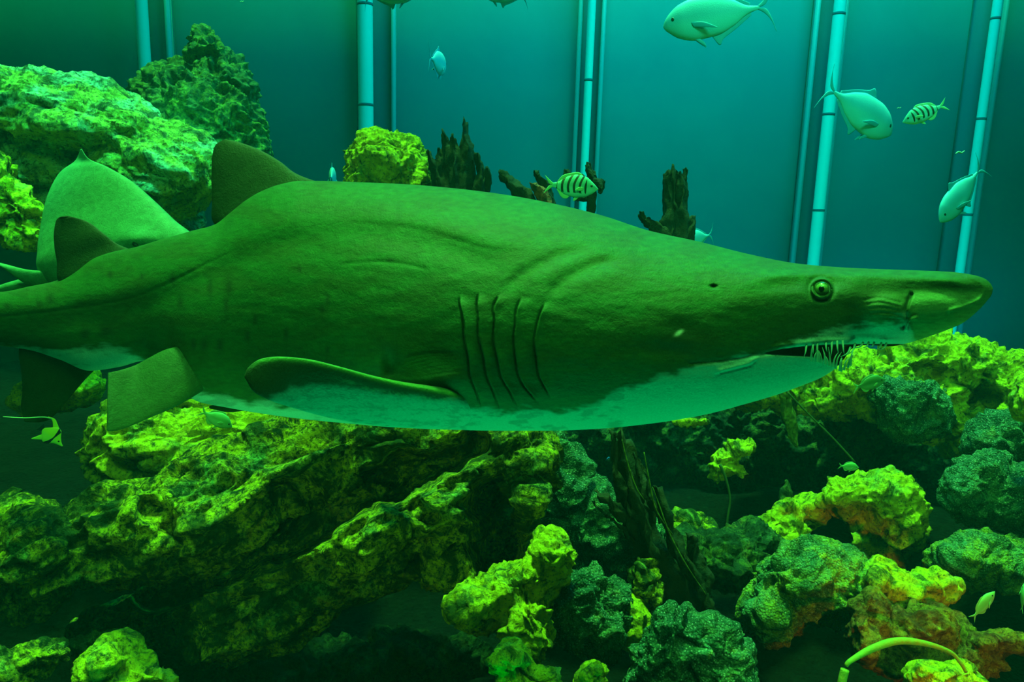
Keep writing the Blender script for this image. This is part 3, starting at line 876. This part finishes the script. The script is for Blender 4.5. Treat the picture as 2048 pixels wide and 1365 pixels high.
# pelvic fins
fin_part('pelvic_fin', [(216, 746, 1.56), (243, 740, 1.57), (272, 730, 1.59), (298, 716, 1.60), (330, 700, 1.61), (370, 690, 1.62)],
         [(214, 848, 1.52), (216, 863, 1.52), (250, 857, 1.54), (300, 836, 1.56), (355, 812, 1.58), (410, 780, 1.62)],
         [(0, .002), (.2, .005), (.6, .012), (1, .02)], M['fin'])
fin_part('pelvic_fin', [(420, 812, 1.80), (450, 806, 1.78), (490, 802, 1.76)], [(425, 818, 1.80), (455, 825, 1.78), (492, 822, 1.74)], .006, M['findark'], 20, 16)
# anal fin
fin_part('anal_fin', [(52, 845, 1.93), (80, 845, 1.93), (105, 835, 1.92), (140, 795, 1.91), (172, 758, 1.90), (200, 730, 1.89)],
         [(48, 842, 1.93), (42, 815, 1.94), (45, 780, 1.94), (42, 740, 1.94), (38, 710, 1.94), (40, 680, 1.94)],
         [(0, .002), (.2, .005), (.7, .012), (1, .02)], M['findark'])
# tail fin, beyond the left edge of the frame
fin_part('tail_fin', [(-390, 600, 2.27), (-480, 570, 2.36), (-600, 500, 2.5), (-760, 410, 2.7), (-800, 400, 2.74)],
         [(-390, 650, 2.27), (-470, 700, 2.35), (-560, 640, 2.45), (-730, 500, 2.68), (-790, 410, 2.74)], [(0, .03), (.3, .014), (.8, .008), (1, .002)], M['findark'])
fin_part('tail_fin', [(-380, 630, 2.26), (-460, 690, 2.34), (-520, 790, 2.4)], [(-440, 620, 2.3), (-500, 700, 2.38), (-530, 790, 2.42)], [(0, .02), (.5, .012), (1, .002)], M['findark'], 30, 20)

# pectoral fin: top (front) edge and lower (rear) edge from root to tip, swept back and out towards the window
PA = [(960, 798, 1.42), (905, 785, 1.36), (850, 775, 1.32), (800, 766, 1.29), (740, 752, 1.25), (680, 735, 1.22), (620, 720, 1.20), (560, 714, 1.18), (520, 719, 1.17), (497, 735, 1.165), (489, 750, 1.165)]
PB = [(960, 835, 1.55), (900, 846, 1.53), (850, 850, 1.49), (800, 851, 1.44), (740, 847, 1.37), (680, 839, 1.33), (622, 826, 1.28), (562, 809, 1.22), (530, 797, 1.19), (506, 783, 1.175), (491, 758, 1.168)]
V, Fc = blade(P(*np.array(PA).T), P(*np.array(PB).T), [(0, .03), (.2, .024), (.5, .016), (.85, .009), (1, .003)], 260, 90)
me, o = mesh_from('pectoral_fin', V, Fc)
fx_, fy_, _ = to_px(V)
q = np.stack([fx_ / 55, fy_ / 14, np.zeros(len(fx_))], -1)
n1 = fbm(q, 4, 31); n2 = fbm(q * np.array([2.5, 3, 1]), 3, 33)
edge = np.interp(fx_, [489, 540, 580, 640, 700, 760, 800, 850, 900, 960], [830, 800, 775, 772, 776, 786, 790, 796, 800, 812])
dark = 1 - sst(-8, 8, fy_ - edge + 18 * n1 + 8 * n2)
tcol = np.array([0.30, 0.60, 0.62]) * (1 - 0.3 * sst(0, .3, n1 + n2))[:, None]
cc = tcol + (np.array([0.035, 0.075, 0.03]) - tcol) * dark[:, None]
rim = np.exp(-((fy_ - np.interp(fx_, [p[0] for p in PA[::-1]], [p[1] for p in PA[::-1]]) - 3) / 5) ** 2) * sst(495, 530, fx_)
cc = cc + (np.array([0.10, 0.34, 0.07]) - cc) * rim[:, None]  # rim light along the fin's upper edge painted into the colour
scar = np.exp(-((fy_ - np.interp(fx_, [600, 700, 760, 850, 930], [740, 765, 785, 797, 800])) / 4) ** 2) * sst(.0, .2, n2 + .1) * sst(640, 720, fx_)
cc = cc + (np.array([0.6, 0.45, 0.25]) - cc) * (scar * .7)[:, None]
at = me.color_attributes.new('hide', 'FLOAT_COLOR', 'POINT')
at.data.foreach_set('color', np.c_[cc, np.ones(len(cc))].astype(np.float32).ravel())
link('pectoral_fin', me, o, M['hide'], shark)
# far pectoral fin
fin_part('pectoral_fin', [(960, 800, 1.72), (900, 820, 1.86), (820, 830, 2.0), (760, 838, 2.1)], [(860, 810, 1.70), (800, 822, 1.84), (760, 834, 1.98), (740, 840, 2.1)], [(0, .02), (.5, .012), (1, .002)], M['fin'], 40, 24)

# eye
eyec = P(1643, 578, DEP(1643) - WID(1643) * 0.99 + 0.006)
V, Fc = ball(eyec, .0128, 4)
eye = Acc().add(V, Fc).build('eye', plain('shark_eye_gold', (0.16, 0.32, 0.08), 0.25, 0.5, 90, (0.10, 0.22, 0.05)), shark)
cdir = (CL - eyec) / np.linalg.norm(CL - eyec)
V, Fc = ico(3)
pv = V * np.array([.0048, .0048, .0020])
rotm = np.array(Vector(cdir).to_track_quat('Z', 'Y').to_matrix())
Acc().add(pv @ rotm.T + eyec + cdir * .0120, Fc).build('pupil', plain('pupil_black', (0.003, 0.003, 0.003), 0.15, 0.6), eye)
ringp = [eyec + cdir * .006 + rotm @ np.array([math.cos(a) * .0165, math.sin(a) * .0165, 0]) for a in np.linspace(0, 2 * math.pi, 40)]
Acc().add(*tube(ringp, .0022, 8, 60)).build('eyelid', M['fin'], eye)

# teeth: long thin hooked cones in the lower jaw and a few in the upper
toothm = plain('tooth_ivory', (0.22, 0.5, 0.42), 0.4, 0.3)
rng = random.Random(5)
dj = lambda x: float(DEP(x) - WID(x))
for k in range(15):      # lower jaw: long slender hooked teeth
    x = 1622 + k * 5.6 + rng.uniform(-1.5, 1.5)
    y0 = float(MOUTH_LO(x)) + 3 - max(0, x - 1682) * .9
    lean = rng.uniform(-9, 7) + max(0, x - 1655) * .35
    hgt = rng.uniform(16, 34)
    d0 = dj(x) + .022 + rng.uniform(-.006, .008)
    p = [P(x, y0 + 5, d0 + .004), P(x + lean * .3, y0 - hgt * .5, d0 - .004), P(x + lean, y0 - hgt, d0 - .002)]
    Acc().add(*tube(p, [.0022, .0019, .0013, .0002], 8, 18)).build('tooth', toothm, shark)
for k in range(14):      # upper jaw
    x = 1612 + k * 12.5 + rng.uniform(-2, 2)
    y0 = float(MOUTH_UP(min(x, 1720))) if x < 1700 else float(BOT(x)) - 1
    hgt = rng.uniform(14, 26) if x < 1712 else rng.uniform(5, 9)
    lean = -rng.uniform(8, 22) if x > 1690 else rng.uniform(-6, 6)
    d0 = dj(min(x, 1800)) + (.022 if x < 1700 else .05)
    p = [P(x, y0 - 5, d0 + .004), P(x + lean * .3, y0 + hgt * .5, d0 - .004), P(x + lean, y0 + hgt, d0 - .002)]
    Acc().add(*tube(p, [.0022, .0019, .0013, .0002], 8, 18)).build('tooth', toothm, shark)

# ---------------------------------------------------------------- fish
def fish_mat(name, colr, belly, bars=None, bandw=None):
    t = NT(name)
    co = t.n('ShaderNodeTexCoord').outputs['Object']
    sx = t.n('ShaderNodeSeparateXYZ'); t.l(co, sx.inputs[0])
    k = t.ramp(t.math('ADD', t.math('MULTIPLY', sx.outputs['Z'], 5.0), 0.5), [(0.3, 0.0), (0.6, 1.0)])
    c = t.mix(k, belly, colr)
    if bars:
        # upright dark bars across the body
        w = t.noise(co, 14, 2)
        xx = t.math('ADD', sx.outputs['X'], t.math('MULTIPLY', t.math('MULTIPLY', sx.outputs['Z'], sx.outputs['Z']), -2.0))
        xx = t.math('ADD', xx, t.math('MULTIPLY', w, 0.012))
        fr = t.math('FRACT', t.math('MULTIPLY', t.math('ADD', xx, bars[1]), bars[0]))
        b = t.ramp(fr, [(0.0, 0.0), (0.06, 1.0), (0.40, 1.0), (0.46, 0.0)])
        lim = t.ramp(t.math('ADD', sx.outputs['X'], 0.5), [(0.5 - bars[2], 0.0), (0.505 - bars[2], 1.0), (0.5 + bars[3], 1.0), (0.505 + bars[3], 0.0)])
        lz = t.ramp(t.math('ADD', sx.outputs['Z'], 0.5), [(0.5 - bars[4], 0.0), (0.52 - bars[4], 1.0)])
        b = t.math('MULTIPLY', t.math('MULTIPLY', b, lim), lz)
        c = t.mix(b, c, (0.01, 0.03, 0.02))
    t.l(c, t.b.inputs['Base Color'])
    t.b.inputs['Roughness'].default_value = 0.45
    t.b.inputs['Specular IOR Level'].default_value = 0.4
    v = t.n('ShaderNodeTexVoronoi'); v.inputs['Scale'].default_value = 170; t.l(co, v.inputs['Vector'])
    t.l(t.bump(v.outputs['Distance'], 0.25, 0.002), t.b.inputs['Normal'])
    return t.m


def place(o, px, py, d, length_px, yaw, roll, src_len):
    """put a fish built along +X (nose) at a point; yaw turns the nose about the upright, roll tilts it in the picture plane"""
    o.location = P(px, py, d)
    s = length_px * d / F / src_len
    o.scale = (s, s, s)
    o.rotation_euler = (Matrix.Rotation(R(yaw), 3, 'Z') @ Matrix.Rotation(R(roll), 3, 'Y')).to_euler()


def dep(x, top, bot, wid, n=70, k=32):
    """body of a fish in its own coordinates: x along, z up"""
    xs = np.linspace(x[0], x[1], n)
    xs = x[0] + (x[1] - x[0]) * (0.5 - 0.5 * np.cos(np.linspace(0, np.pi, n)))
    a, b, w = tab(top)(xs), tab(bot)(xs), tab(wid)(xs)
    th = np.linspace(0, 2 * np.pi, k, endpoint=False)
    V = np.stack([np.repeat(xs[:, None], k, 1), w[:, None] * np.sin(th), (a + b)[:, None] / 2 + (a - b)[:, None] / 2 * np.cos(th)], -1)
    return V.reshape(-1, 3), ring_faces(n, k)


def raw(name, V, Fc, mat, parent):
    me, o = mesh_from(name, V, Fc, center=False)
    ob = link(name, me, o, mat)
    ob.parent = parent
    return ob


def fblade(A, B, T, y=0.0, nu=24, nv=12):
    f = lambda L: [(p[0], p[2] if len(p) > 2 else y, p[1]) for p in L]
    return blade(f(A), f(B), T, nu, nv)


def copy_tree(o, parent=None):
    c = o.copy(); C.objects.link(c)
    if parent:
        c.parent = parent
    for ch in o.children:
        copy_tree(ch, c)
    return c


eyem = plain('fish_eye', (0.02, 0.04, 0.03), 0.2, 0.6)


def fish_eye(parent, x, z, w, r):
    for s in (-1, 1):
        V, Fc = ball((x, s * w, z), (r, r * .5, r), 2)
        raw('eye', V, Fc, eyem, parent)


def trevally(name='trevally'):
    t = empty(name, (0, 0, 0))
    m = fm['trev']; f = fm['trevfin']
    V, Fc = dep((-.40, .5), [(-.40, .012), (-.3, .03), (-.15, .105), (0, .155), (.2, .165), (.33, .14), (.43, .085), (.48, .035), (.5, .0)],
                [(-.40, -.012), (-.3, -.03), (-.15, -.10), (0, -.145), (.2, -.155), (.35, -.12), (.45, -.06), (.49, -.025), (.5, -.004)],
                [(-.40, .006), (-.2, .03), (.1, .065), (.3, .062), (.45, .03), (.5, .003)])
    raw('body', V, Fc, m, t)
    raw('tail_fin', *fblade([(-.38, .012), (-.44, .05), (-.5, .12), (-.53, .20)], [(-.40, 0), (-.46, .02), (-.50, .09), (-.535, .20)], [(0, .006), (1, .001)]), f, t)
    raw('tail_fin', *fblade([(-.38, -.012), (-.44, -.05), (-.5, -.12), (-.53, -.20)], [(-.40, 0), (-.46, -.02), (-.50, -.09), (-.535, -.20)], [(0, .006), (1, .001)]), f, t)
    raw('dorsal_fin', *fblade([(.14, .155), (.06, .23), (0, .19), (-.15, .13), (-.32, .045)], [(.12, .14), (.05, .14), (-.02, .13), (-.16, .09), (-.32, .02)], [(0, .004), (1, .001)]), f, t)
    raw('anal_fin', *fblade([(.06, -.14), (-.01, -.225), (-.05, -.18), (-.18, -.12), (-.32, -.045)], [(.05, -.12), (0, -.12), (-.06, -.11), (-.18, -.07), (-.32, -.02)], [(0, .004), (1, .001)]), f, t)
    for s in (-1, 1):
        raw('pectoral_fin', *fblade([(.24, -.02, s * .06), (.12, -.04, s * .085), (.0, -.10, s * .10)], [(.22, -.06, s * .06), (.12, -.08, s * .085), (0, -.105, s * .10)], .003), f, t)
        raw('pelvic_fin', *fblade([(.22, -.145, s * .015), (.16, -.19, s * .02), (.12, -.215, s * .03)], [(.17, -.145, s * .015), (.13, -.18, s * .02), (.115, -.215, s * .03)], .003), f, t)
    fish_eye(t, .40, .03, .040, .018)
    return t


def deep_fish(name, mat, finm, forked=.6):
    t = empty(name, (0, 0, 0))
    V, Fc = dep((-.34, .5), [(-.34, .035), (-.25, .06), (-.1, .16), (.1, .215), (.25, .195), (.38, .11), (.47, .03), (.5, .0)],
                [(-.34, -.035), (-.25, -.06), (-.1, -.15), (.1, -.185), (.25, -.17), (.38, -.11), (.47, -.045), (.5, -.02)],
                [(-.34, .008), (-.1, .05), (.15, .075), (.35, .055), (.5, .006)])
    raw('body', V, Fc, mat, t)
    for s in (1, -1):
        raw('tail_fin', *fblade([(-.32, s * .03), (-.40, s * .09), (-.5, s * .17)], [(-.33, 0), (-.40, s * .02), (-.49, s * .16)], [(0, .008), (1, .002)]), finm, t)
    raw('dorsal_fin', *fblade([(.22, .19), (.12, .255), (-.05, .225), (-.18, .17), (-.26, .06)], [(.2, .15), (.1, .18), (-.05, .15), (-.17, .09), (-.25, .03)], [(0, .006), (1, .002)]), finm, t)
    raw('anal_fin', *fblade([(0, -.16), (-.06, -.22), (-.16, -.20), (-.26, -.06)], [(0, -.13), (-.06, -.14), (-.15, -.09), (-.25, -.03)], [(0, .006), (1, .002)]), finm, t)
    for s in (-1, 1):
        raw('pectoral_fin', *fblade([(.22, -.01, s * .07), (.14, .0, s * .095), (.06, -.05, s * .11)], [(.21, -.05, s * .07), (.14, -.07, s * .095), (.06, -.06, s * .11)], .003), finm, t)
    raw('pelvic_fin', *fblade([(.18, -.16), (.1, -.24), (.06, -.25)], [(.1, -.16), (.07, -.2), (.055, -.25)], .004), finm, t)
    fish_eye(t, .36, .035, .052, .024)
    return t


fm = {'trev': fish_mat('pale_silver_trevally', (0.12, 0.60, 0.75), (0.15, 0.70, 0.8)), 'trevfin': plain('trevally_fin', (0.05, 0.45, 0.65), 0.5),
      'serg': fish_mat('striped_sergeant', (0.12, 0.6, 0.6), (0.2, 0.75, 0.8), bars=(9.5, .505, .27, .27, .12)), 'sergfin': plain('striped_fish_fin', (0.30, 0.75, 0.40), 0.5),
      'green': fish_mat('green_fish', (0.16, 0.5, 0.16), (0.25, 0.62, 0.3)), 'greenfin': plain('green_fish_fin', (0.22, 0.55, 0.2), 0.5),
      'dgreen': fish_mat('dark_green_fish', (0.06, 0.2, 0.05), (0.12, 0.35, 0.15)), 'blue': plain('small_blue_fish', (0.02, 0.2, 0.9), 0.4)}

t1 = trevally()
G = 'trevallies swimming along the back window'
for k, (px, py, d, L, yaw, roll, lab) in enumerate((
        (1432, 32, 3.6, 215, 168, 10, 'large pale silvery fish at the top swimming left, between two window posts'),
        (1720, 222, 4.2, 200, 20, 24, 'pale silvery fish diving to the right, its tail crossing a window post'),
        (1922, 388, 4.3, 150, 200, 50, 'pale silvery fish diving to the left in front of the last window post'),
        (1392, 478, 4.4, 100, 215, 10, 'pale fish half hidden behind the shark\'s back below the dark stump'),
        (875, 125, 4.6, 120, 80, 0, 'small pale fish seen head-on in open water between the first posts'),
        (664, 356, 4.4, 110, 100, 0, 'pale fish peeking over the shark\'s back just in front of the dorsal fin'),
        (782, -12, 4.2, 110, 10, -10, 'pale fish cut by the top edge near the second post, only fins showing'),
        (1008, -12, 4.2, 100, 190, -5, 'pale fish cut by the top edge between the second and third posts'))):
    o = t1 if k == 0 else copy_tree(t1)
    tag(o, lab, 'fish', G)
    place(o, px, py, d, L, yaw, roll, 1.03)
    o.scale.z *= 1.22

s1 = deep_fish('striped_fish', fm['serg'], fm['sergfin'])
tag(s1, 'black and pale striped fish swimming right just above the shark\'s back', 'fish', 'striped fish')
place(s1, 1142, 373, 2.6, 112, 8, 3, 1.0)
s2 = copy_tree(s1)
tag(s2, 'striped fish swimming left in open water beside the diving silvery fish', 'fish', 'striped fish')
place(s2, 1850, 226, 3.2, 84, 155, 24, 1.0)
g1 = deep_fish('green_fish', fm['green'], fm['greenfin'])
tag(g1, 'plain green fish in the dark at the lower right, nose up', 'fish', 'small green fish near the rocks')
place(g1, 1966, 1212, 1.9, 74, 15, -50, 1.0)
for (px, py, d, L, yaw, roll, lab) in ((2046, 1196, 1.9, 60, 70, -80, 'green fish cut off by the right edge near the bottom'),
                                      (1697, 934, 2.7, 44, 5, 5, 'tiny green fish hovering over the bright overhanging rock')):
    o = copy_tree(g1); tag(o, lab, 'fish', 'small green fish near the rocks'); place(o, px, py, d, L, yaw, roll, 1.0)
d1 = deep_fish('dark_fish', fm['dgreen'], fm['greenfin'])
tag(d1, 'dark green fish in front of the rock ledge under the shark\'s chin', 'fish')
place(d1, 1738, 768, 2.8, 72, 10, -14, 1.0)

# moorish idol with its long trailing filament
mi = empty('moorish_idol', (0, 0, 0))
mm = fish_mat('yellow_idol_body', (0.75, 0.85, 0.04), (0.6, 0.85, 0.1))
V, Fc = dep((-.2, .5), [(-.2, .05), (-.1, .16), (.05, .30), (.15, .28), (.3, .12), (.42, .02), (.5, -.02)], [(-.2, -.05), (-.1, -.16), (.05, -.28), (.15, -.24), (.3, -.12), (.42, -.08), (.5, -.05)],
            [(-.2, .01), (.1, .06), (.3, .05), (.5, .01)])
raw('body', V, Fc, mm, mi)
raw('black_band', *fblade([(.20, .24), (.22, .1), (.22, -.1), (.20, -.2)], [(.08, .305), (.1, .1), (.1, -.1), (.06, -.285)], .064), plain('idol_black', (0.006, 0.012, 0.04)), mi)
raw('dorsal_fin', *fblade([(.1, .28), (-.05, .36), (-.2, .42), (-.36, .36)], [(-.05, .18), (-.12, .26), (-.22, .34), (-.36, .34)], [(0, .01), (1, .003)]), mm, mi)
raw('filament', *tube([(-.25, 0, .38), (-.45, 0, .25), (-.75, 0, -.08), (-1.15, 0, -.42)], [.02, .008]), plain('idol_filament', (0.4, 0.7, 0.45)), mi)
raw('tail_fin', *fblade([(-.18, .05), (-.3, .13)], [(-.18, -.05), (-.3, -.13)], .01), plain('idol_tail', (0.01, 0.03, 0.05)), mi)
raw('anal_fin', *fblade([(.0, -.25), (-.2, -.42)], [(-.12, -.14), (-.22, -.40)], .01), mm, mi)
fish_eye(mi, .33, .02, .045, .025)
tag(mi, 'yellow and black moorish idol with a long trailing filament at the left edge', 'fish')
place(mi, 98, 868, 1.9, 70, 18, 48, 1.0)
bf = trevally('blue_fish')
for ch in bf.children:
    if ch.name.startswith(('body', 'tail', 'dorsal', 'anal')):
        ch.data.materials.clear(); ch.data.materials.append(fm['blue'])
tag(bf, 'tiny bright blue fish beside the driftwood under the shark', 'fish')
place(bf, 1216, 918, 2.3, 20, 60, 10, 1.03)
rf = copy_tree(g1)
tag(rf, 'small teal fish in the gap under the shark\'s belly, behind the pelvic fin', 'fish'); place(rf, 432, 838, 2.45, 74, 30, 35, 1.0)

# ---------------------------------------------------------------- stingray behind the shark's tail
ray = empty('stingray', P(230, 440, 2.5))
tag(ray, 'pale green ray with one wing raised, behind the shark\'s second dorsal fin', 'stingray')
rm = hide_mat('ray_skin', False, (0.09, 0.35, 0.17))
RA = [(163, 298, 2.46), (178, 318, 2.45), (215, 334, 2.42), (262, 362, 2.38), (308, 402, 2.34), (350, 442, 2.31), (385, 470, 2.29), (440, 520, 2.27)]
RB = [(161, 300, 2.47), (150, 322, 2.5), (118, 350, 2.52), (95, 400, 2.52), (84, 460, 2.52), (80, 510, 2.50), (86, 550, 2.48), (150, 610, 2.46)]
V, Fc = blade(P(*np.array(RA).T), P(*np.array(RB).T), [(0, .002), (.06, .004), (.2, .02), (.5, .05), (.8, .08), (1, .05)], 120, 60)
x_, y_, _ = to_px(V)
V = V + (CL - V) / np.linalg.norm(CL - V, axis=1, keepdims=True) * (0.02 * np.exp(-((x_ - 270) / 34) ** 2 - ((y_ - 476) / 16) ** 2) - 0.022 * np.exp(-((x_ - 300) / 60) ** 2 - ((y_ - 500) / 9) ** 2))[:, None]
Acc().add(V, Fc).build('body', rm, ray)
hitd = 2.40
V, Fc = ball(P(272, 487, 2.272), (.011, .011, .011), 3)
Acc().add(V, Fc).build('eye', eyem, ray)
Acc().add(*blade(P([-60, 0, 50, 90, 130], [510, 526, 539, 542, 538], [2.5, 2.46, 2.44, 2.43, 2.44]), P([-60, 0, 50, 90, 130], [520, 533, 566, 572, 566], [2.5, 2.46, 2.46, 2.46, 2.46]), .012, 50, 20)).build('lower_wing', rm, ray)
Acc().add(*tube(P([100, 20, -60, -250], [556, 575, 600, 640], [2.5, 2.5, 2.55, 2.7]), [.02, .006], 12)).build('tail', rm, ray)

# ---------------------------------------------------------------- driftwood


def splinter(px, d, mat=None, n=60, t=.02, seed=0, rough=.012):
    """one jagged slab of wood: px = [(xleft, xright, y), ...]; returns pieces"""
    a = np.array(px, float)
    ys = a[:, 2]
    A = [(p[0], p[2], d) for p in px]; B = [(p[1], p[2], d) for p in px]
    V, Fc = blade(P(*np.array(A).T), P(*np.array(B).T), t, n, 28, smooth=False)
    q = V * np.array([34, 34, 9.0])
    c = np.mean(V, 0)
    nn = np.stack([fbm(q, 4, seed), fbm(q + 9, 4, seed + 1), fbm(q + 19, 3, seed + 2)], -1)
    return V + nn * rough * 2.4, Fc


def wood(name, parts, label, mat=None, d=3.4, cat='driftwood'):
    a = Acc()
    for k, p in enumerate(parts):
        dd, t, pts = p
        a.add(*splinter(pts, dd, t=t, seed=hash_name(name) + k * 7))
    o = a.build(name, mat or M['wood'])
    tag(o, label, cat)
    return o


def hash_name(s):
    return sum(ord(c) for c in s) % 97


wood('driftwood_stump', [
    (3.4, .09, [(927, 930, 246), (925, 938, 275), (922, 948, 300), (915, 950, 340), (905, 952, 400), (900, 950, 570)]),
    (3.42, .09, [(887, 890, 268), (886, 900, 285), (884, 918, 310), (880, 925, 350), (880, 925, 400), (880, 925, 570)]),
    (3.36, .06, [(903, 908, 276), (900, 918, 300), (900, 925, 350), (900, 930, 570)]),
    (3.38, .06, [(858, 860, 306), (860, 872, 330), (866, 890, 350), (868, 900, 380), (870, 900, 460)]),
    (3.38, .05, [(878, 882, 300), (872, 892, 320), (862, 892, 350), (868, 892, 460)]),
    (3.35, .05, [(953, 956, 310), (954, 962, 325), (955, 968, 350), (945, 970, 380), (940, 965, 570)]),
    (3.37, .05, [(976, 979, 336), (970, 982, 350), (962, 980, 370), (950, 976, 400), (940, 970, 570)])],
    'dark jagged driftwood stump rising behind the shark\'s back beside the yellow-green rock')
wood('driftwood', [(3.3, .03, [(998, 1002, 342), (1000, 1022, 356), (1008, 1042, 368), (1020, 1060, 382), (1032, 1072, 396), (1050, 1080, 420), (1060, 1090, 570)]),
                        (3.3, .025, [(1066, 1074, 342), (1070, 1088, 356), (1080, 1100, 366), (1086, 1104, 380), (1090, 1110, 420)])],
     'dark leaning driftwood blade behind the shark\'s back, left of the striped fish')
wood('driftwood_scrap', [(3.25, .025, [(1060, 1070, 366), (1068, 1092, 380), (1074, 1098, 395), (1080, 1105, 410), (1082, 1112, 440)])],
     'reddish brown wood scrap behind the tail of the striped fish', M['woodlight'])
wood('driftwood', [(3.2, .02, [(1174, 1180, 326), (1172, 1188, 340), (1176, 1200, 356), (1184, 1208, 366), (1190, 1207, 375)]),
                       (3.2, .02, [(1202, 1208, 362), (1198, 1206, 374), (1196, 1202, 385)]),
                       (3.22, .02, [(1150, 1160, 350), (1158, 1178, 366), (1166, 1190, 380), (1172, 1190, 400), (1170, 1186, 424), (1160, 1190, 570)]),
                       (3.22, .015, [(1128, 1134, 340), (1126, 1142, 352), (1128, 1150, 365), (1140, 1165, 380), (1160, 1180, 400)])],
     'dark leaf-like driftwood tips behind the head of the striped fish')
wood('driftwood_stump', [
    (3.2, .05, [(1332, 1336, 346), (1328, 1338, 360), (1328, 1346, 390), (1330, 1352, 420), (1320, 1350, 445), (1316, 1350, 610)]),
    (3.2, .05, [(1342, 1347, 338), (1340, 1348, 360), (1338, 1352, 400), (1336, 1360, 440), (1335, 1362, 610)]),
    (3.2, .06, [(1350, 1360, 348), (1348, 1368, 370), (1346, 1374, 390), (1346, 1372, 420), (1340, 1378, 440), (1340, 1380, 610)]),
    (3.2, .03, [(1366, 1370, 340), (1364, 1372, 360), (1362, 1376, 385), (1360, 1372, 420)]),
    (3.18, .03, [(1372, 1388, 436), (1380, 1389, 450), (1370, 1386, 462), (1360, 1376, 570), (1360, 1376, 610)]),
    (3.18, .03, [(1280, 1284, 426), (1282, 1292, 438), (1288, 1320, 446), (1300, 1350, 456), (1310, 1380, 610)])],
    'dark splintered stump with finger-like tips behind the shark\'s nape')

wood('driftwood_branch', [
    (2.25, .03, [(1222, 1228, 865), (1222, 1262, 885), (1228, 1282, 920), (1230, 1296, 960), (1236, 1302, 1010), (1250, 1312, 1060), (1266, 1345, 1100), (1300, 1372, 1150), (1330, 1410, 1200), (1380, 1430, 1260)]),
    (2.2, .02, [(1238, 1242, 870), (1244, 1252, 910), (1252, 1266, 960), (1262, 1282, 1000), (1280, 1300, 1060), (1300, 1322, 1110)]),
    (2.2, .02, [(1310, 1320, 975), (1318, 1334, 1010), (1330, 1348, 1050), (1344, 1372, 1100), (1370, 1400, 1150), (1400, 1428, 1200), (1424, 1450, 1260), (1446, 1470, 1320), (1455, 1490, 1400)]),
    (2.22, .02, [(1190, 1196, 985), (1200, 1222, 1000), (1220, 1250, 1020), (1244, 1278, 1050), (1270, 1300, 1080)]),
    (2.22, .025, [(1370, 1378, 1070), (1372, 1398, 1100), (1382, 1420, 1140), (1395, 1426, 1175), (1410, 1424, 1200)]),
    (2.18, .006, [(1262, 1264, 905), (1270, 1275, 950), (1286, 1290, 1000), (1292, 1296, 1020)]), (2.19, .008, [(1226, 1229, 880), (1232, 1240, 930), (1240, 1250, 980), (1256, 1266, 1030)]),
    (2.2, .006, [(1284, 1286, 930), (1296, 1300, 970), (1304, 1308, 1010), (1316, 1322, 1050)]), (2.21, .006, [(1186, 1189, 1005), (1210, 1216, 1030), (1236, 1244, 1050), (1262, 1272, 1085)]),
    (2.3, .03, [(1300, 1335, 1110), (1312, 1352, 1160), (1318, 1360, 1210), (1340, 1380, 1260)])],
    'long dark splintered branch leaning down through the rocks, lower centre', d=2.2)
for k, pts in enumerate(([(1244, 880), (1256, 930), (1272, 975), (1288, 1000)], [(1305, 975), (1318, 1010), (1340, 1070), (1372, 1130), (1412, 1190)], [(1288, 905), (1298, 960), (1312, 1020), (1345, 1070)])):
    o = Acc().add(*tube(P([p[0] for p in pts], [p[1] for p in pts], 2.165), [.0015, .003, .0015], 8, 40)).build('twig', M['twig'])
    tag(o, ['thin yellow twig on the upper end of the splintered branch', 'long yellow-green twig running down along the splintered branch', 'thin twig along the right edge of the splintered branch'][k], 'twig')
V, Fc = splinter([(1556, 1580, 780), (1560, 1586, 810), (1568, 1590, 850), (1582, 1592, 880), (1588, 1591, 890)], 2.9, t=.015, seed=5)
tag(Acc().add(V, Fc).build('hanging_snag', M['twig']), 'ragged wood snag hanging under the shark\'s throat in the dark cave', 'driftwood')
tag(Acc().add(*tube(P([1575, 1620, 1665, 1710], [785, 832, 876, 925], 2.85), .0035, 8)).build('rope', M['rope']), 'thin slack rope slanting through the dark cave at right', 'rope')
tag(Acc().add(*tube(P([1440, 1452, 1460, 1455, 1452], [930, 960, 1000, 1040, 1085], 2.9), [.006, .004, .005], 10)).build('coral_stalk', M['rope']), 'thin dark stalk standing in the cave below the small coral cluster', 'coral')
tag(Acc().add(*tube(P([1692, 1702, 1745, 1795, 1850, 1900, 1922, 1932], [1332, 1322, 1298, 1283, 1288, 1305, 1328, 1345], [1.72, 1.72, 1.74, 1.76, 1.78, 1.8, 1.8, 1.8]), [.005, .008, .009, .008, .0065, .005, .004], 14, 80)).build('coral_branch', M['yellowwood']),
    'curved yellow-green branch arching over the orange-glare rock, lower right', 'coral')
tag(Acc().add(*tube(P([1690, 1684, 1680], [1340, 1365, 1400], 1.71), .0095, 14, 20)).build('coral_branch', M['yellowwood']),
    'short upright yellow-green branch end at the bottom edge below the curved one', 'coral')

for (px, py, d, lab) in ((1920, 305, 3.0, 'white curly scrap drifting right of the diving silvery fish'), (1798, 216, 3.0, 'tiny white speck drifting in front of the snout of the right-hand striped fish'), (484, 3, 3.0, 'tiny white speck drifting at the top edge, upper left')):
    o = Acc().add(*tube(P([px - 9, px - 3, px + 3, px + 9], [py + 3, py - 1, py + 1, py - 3], d), [.002, .004, .002], 8)).build('food_scrap', toothm)
    o.scale = (1, 1, 1) if px == 1920 else (.45, .45, .45)
    tag(o, lab, 'food scrap')
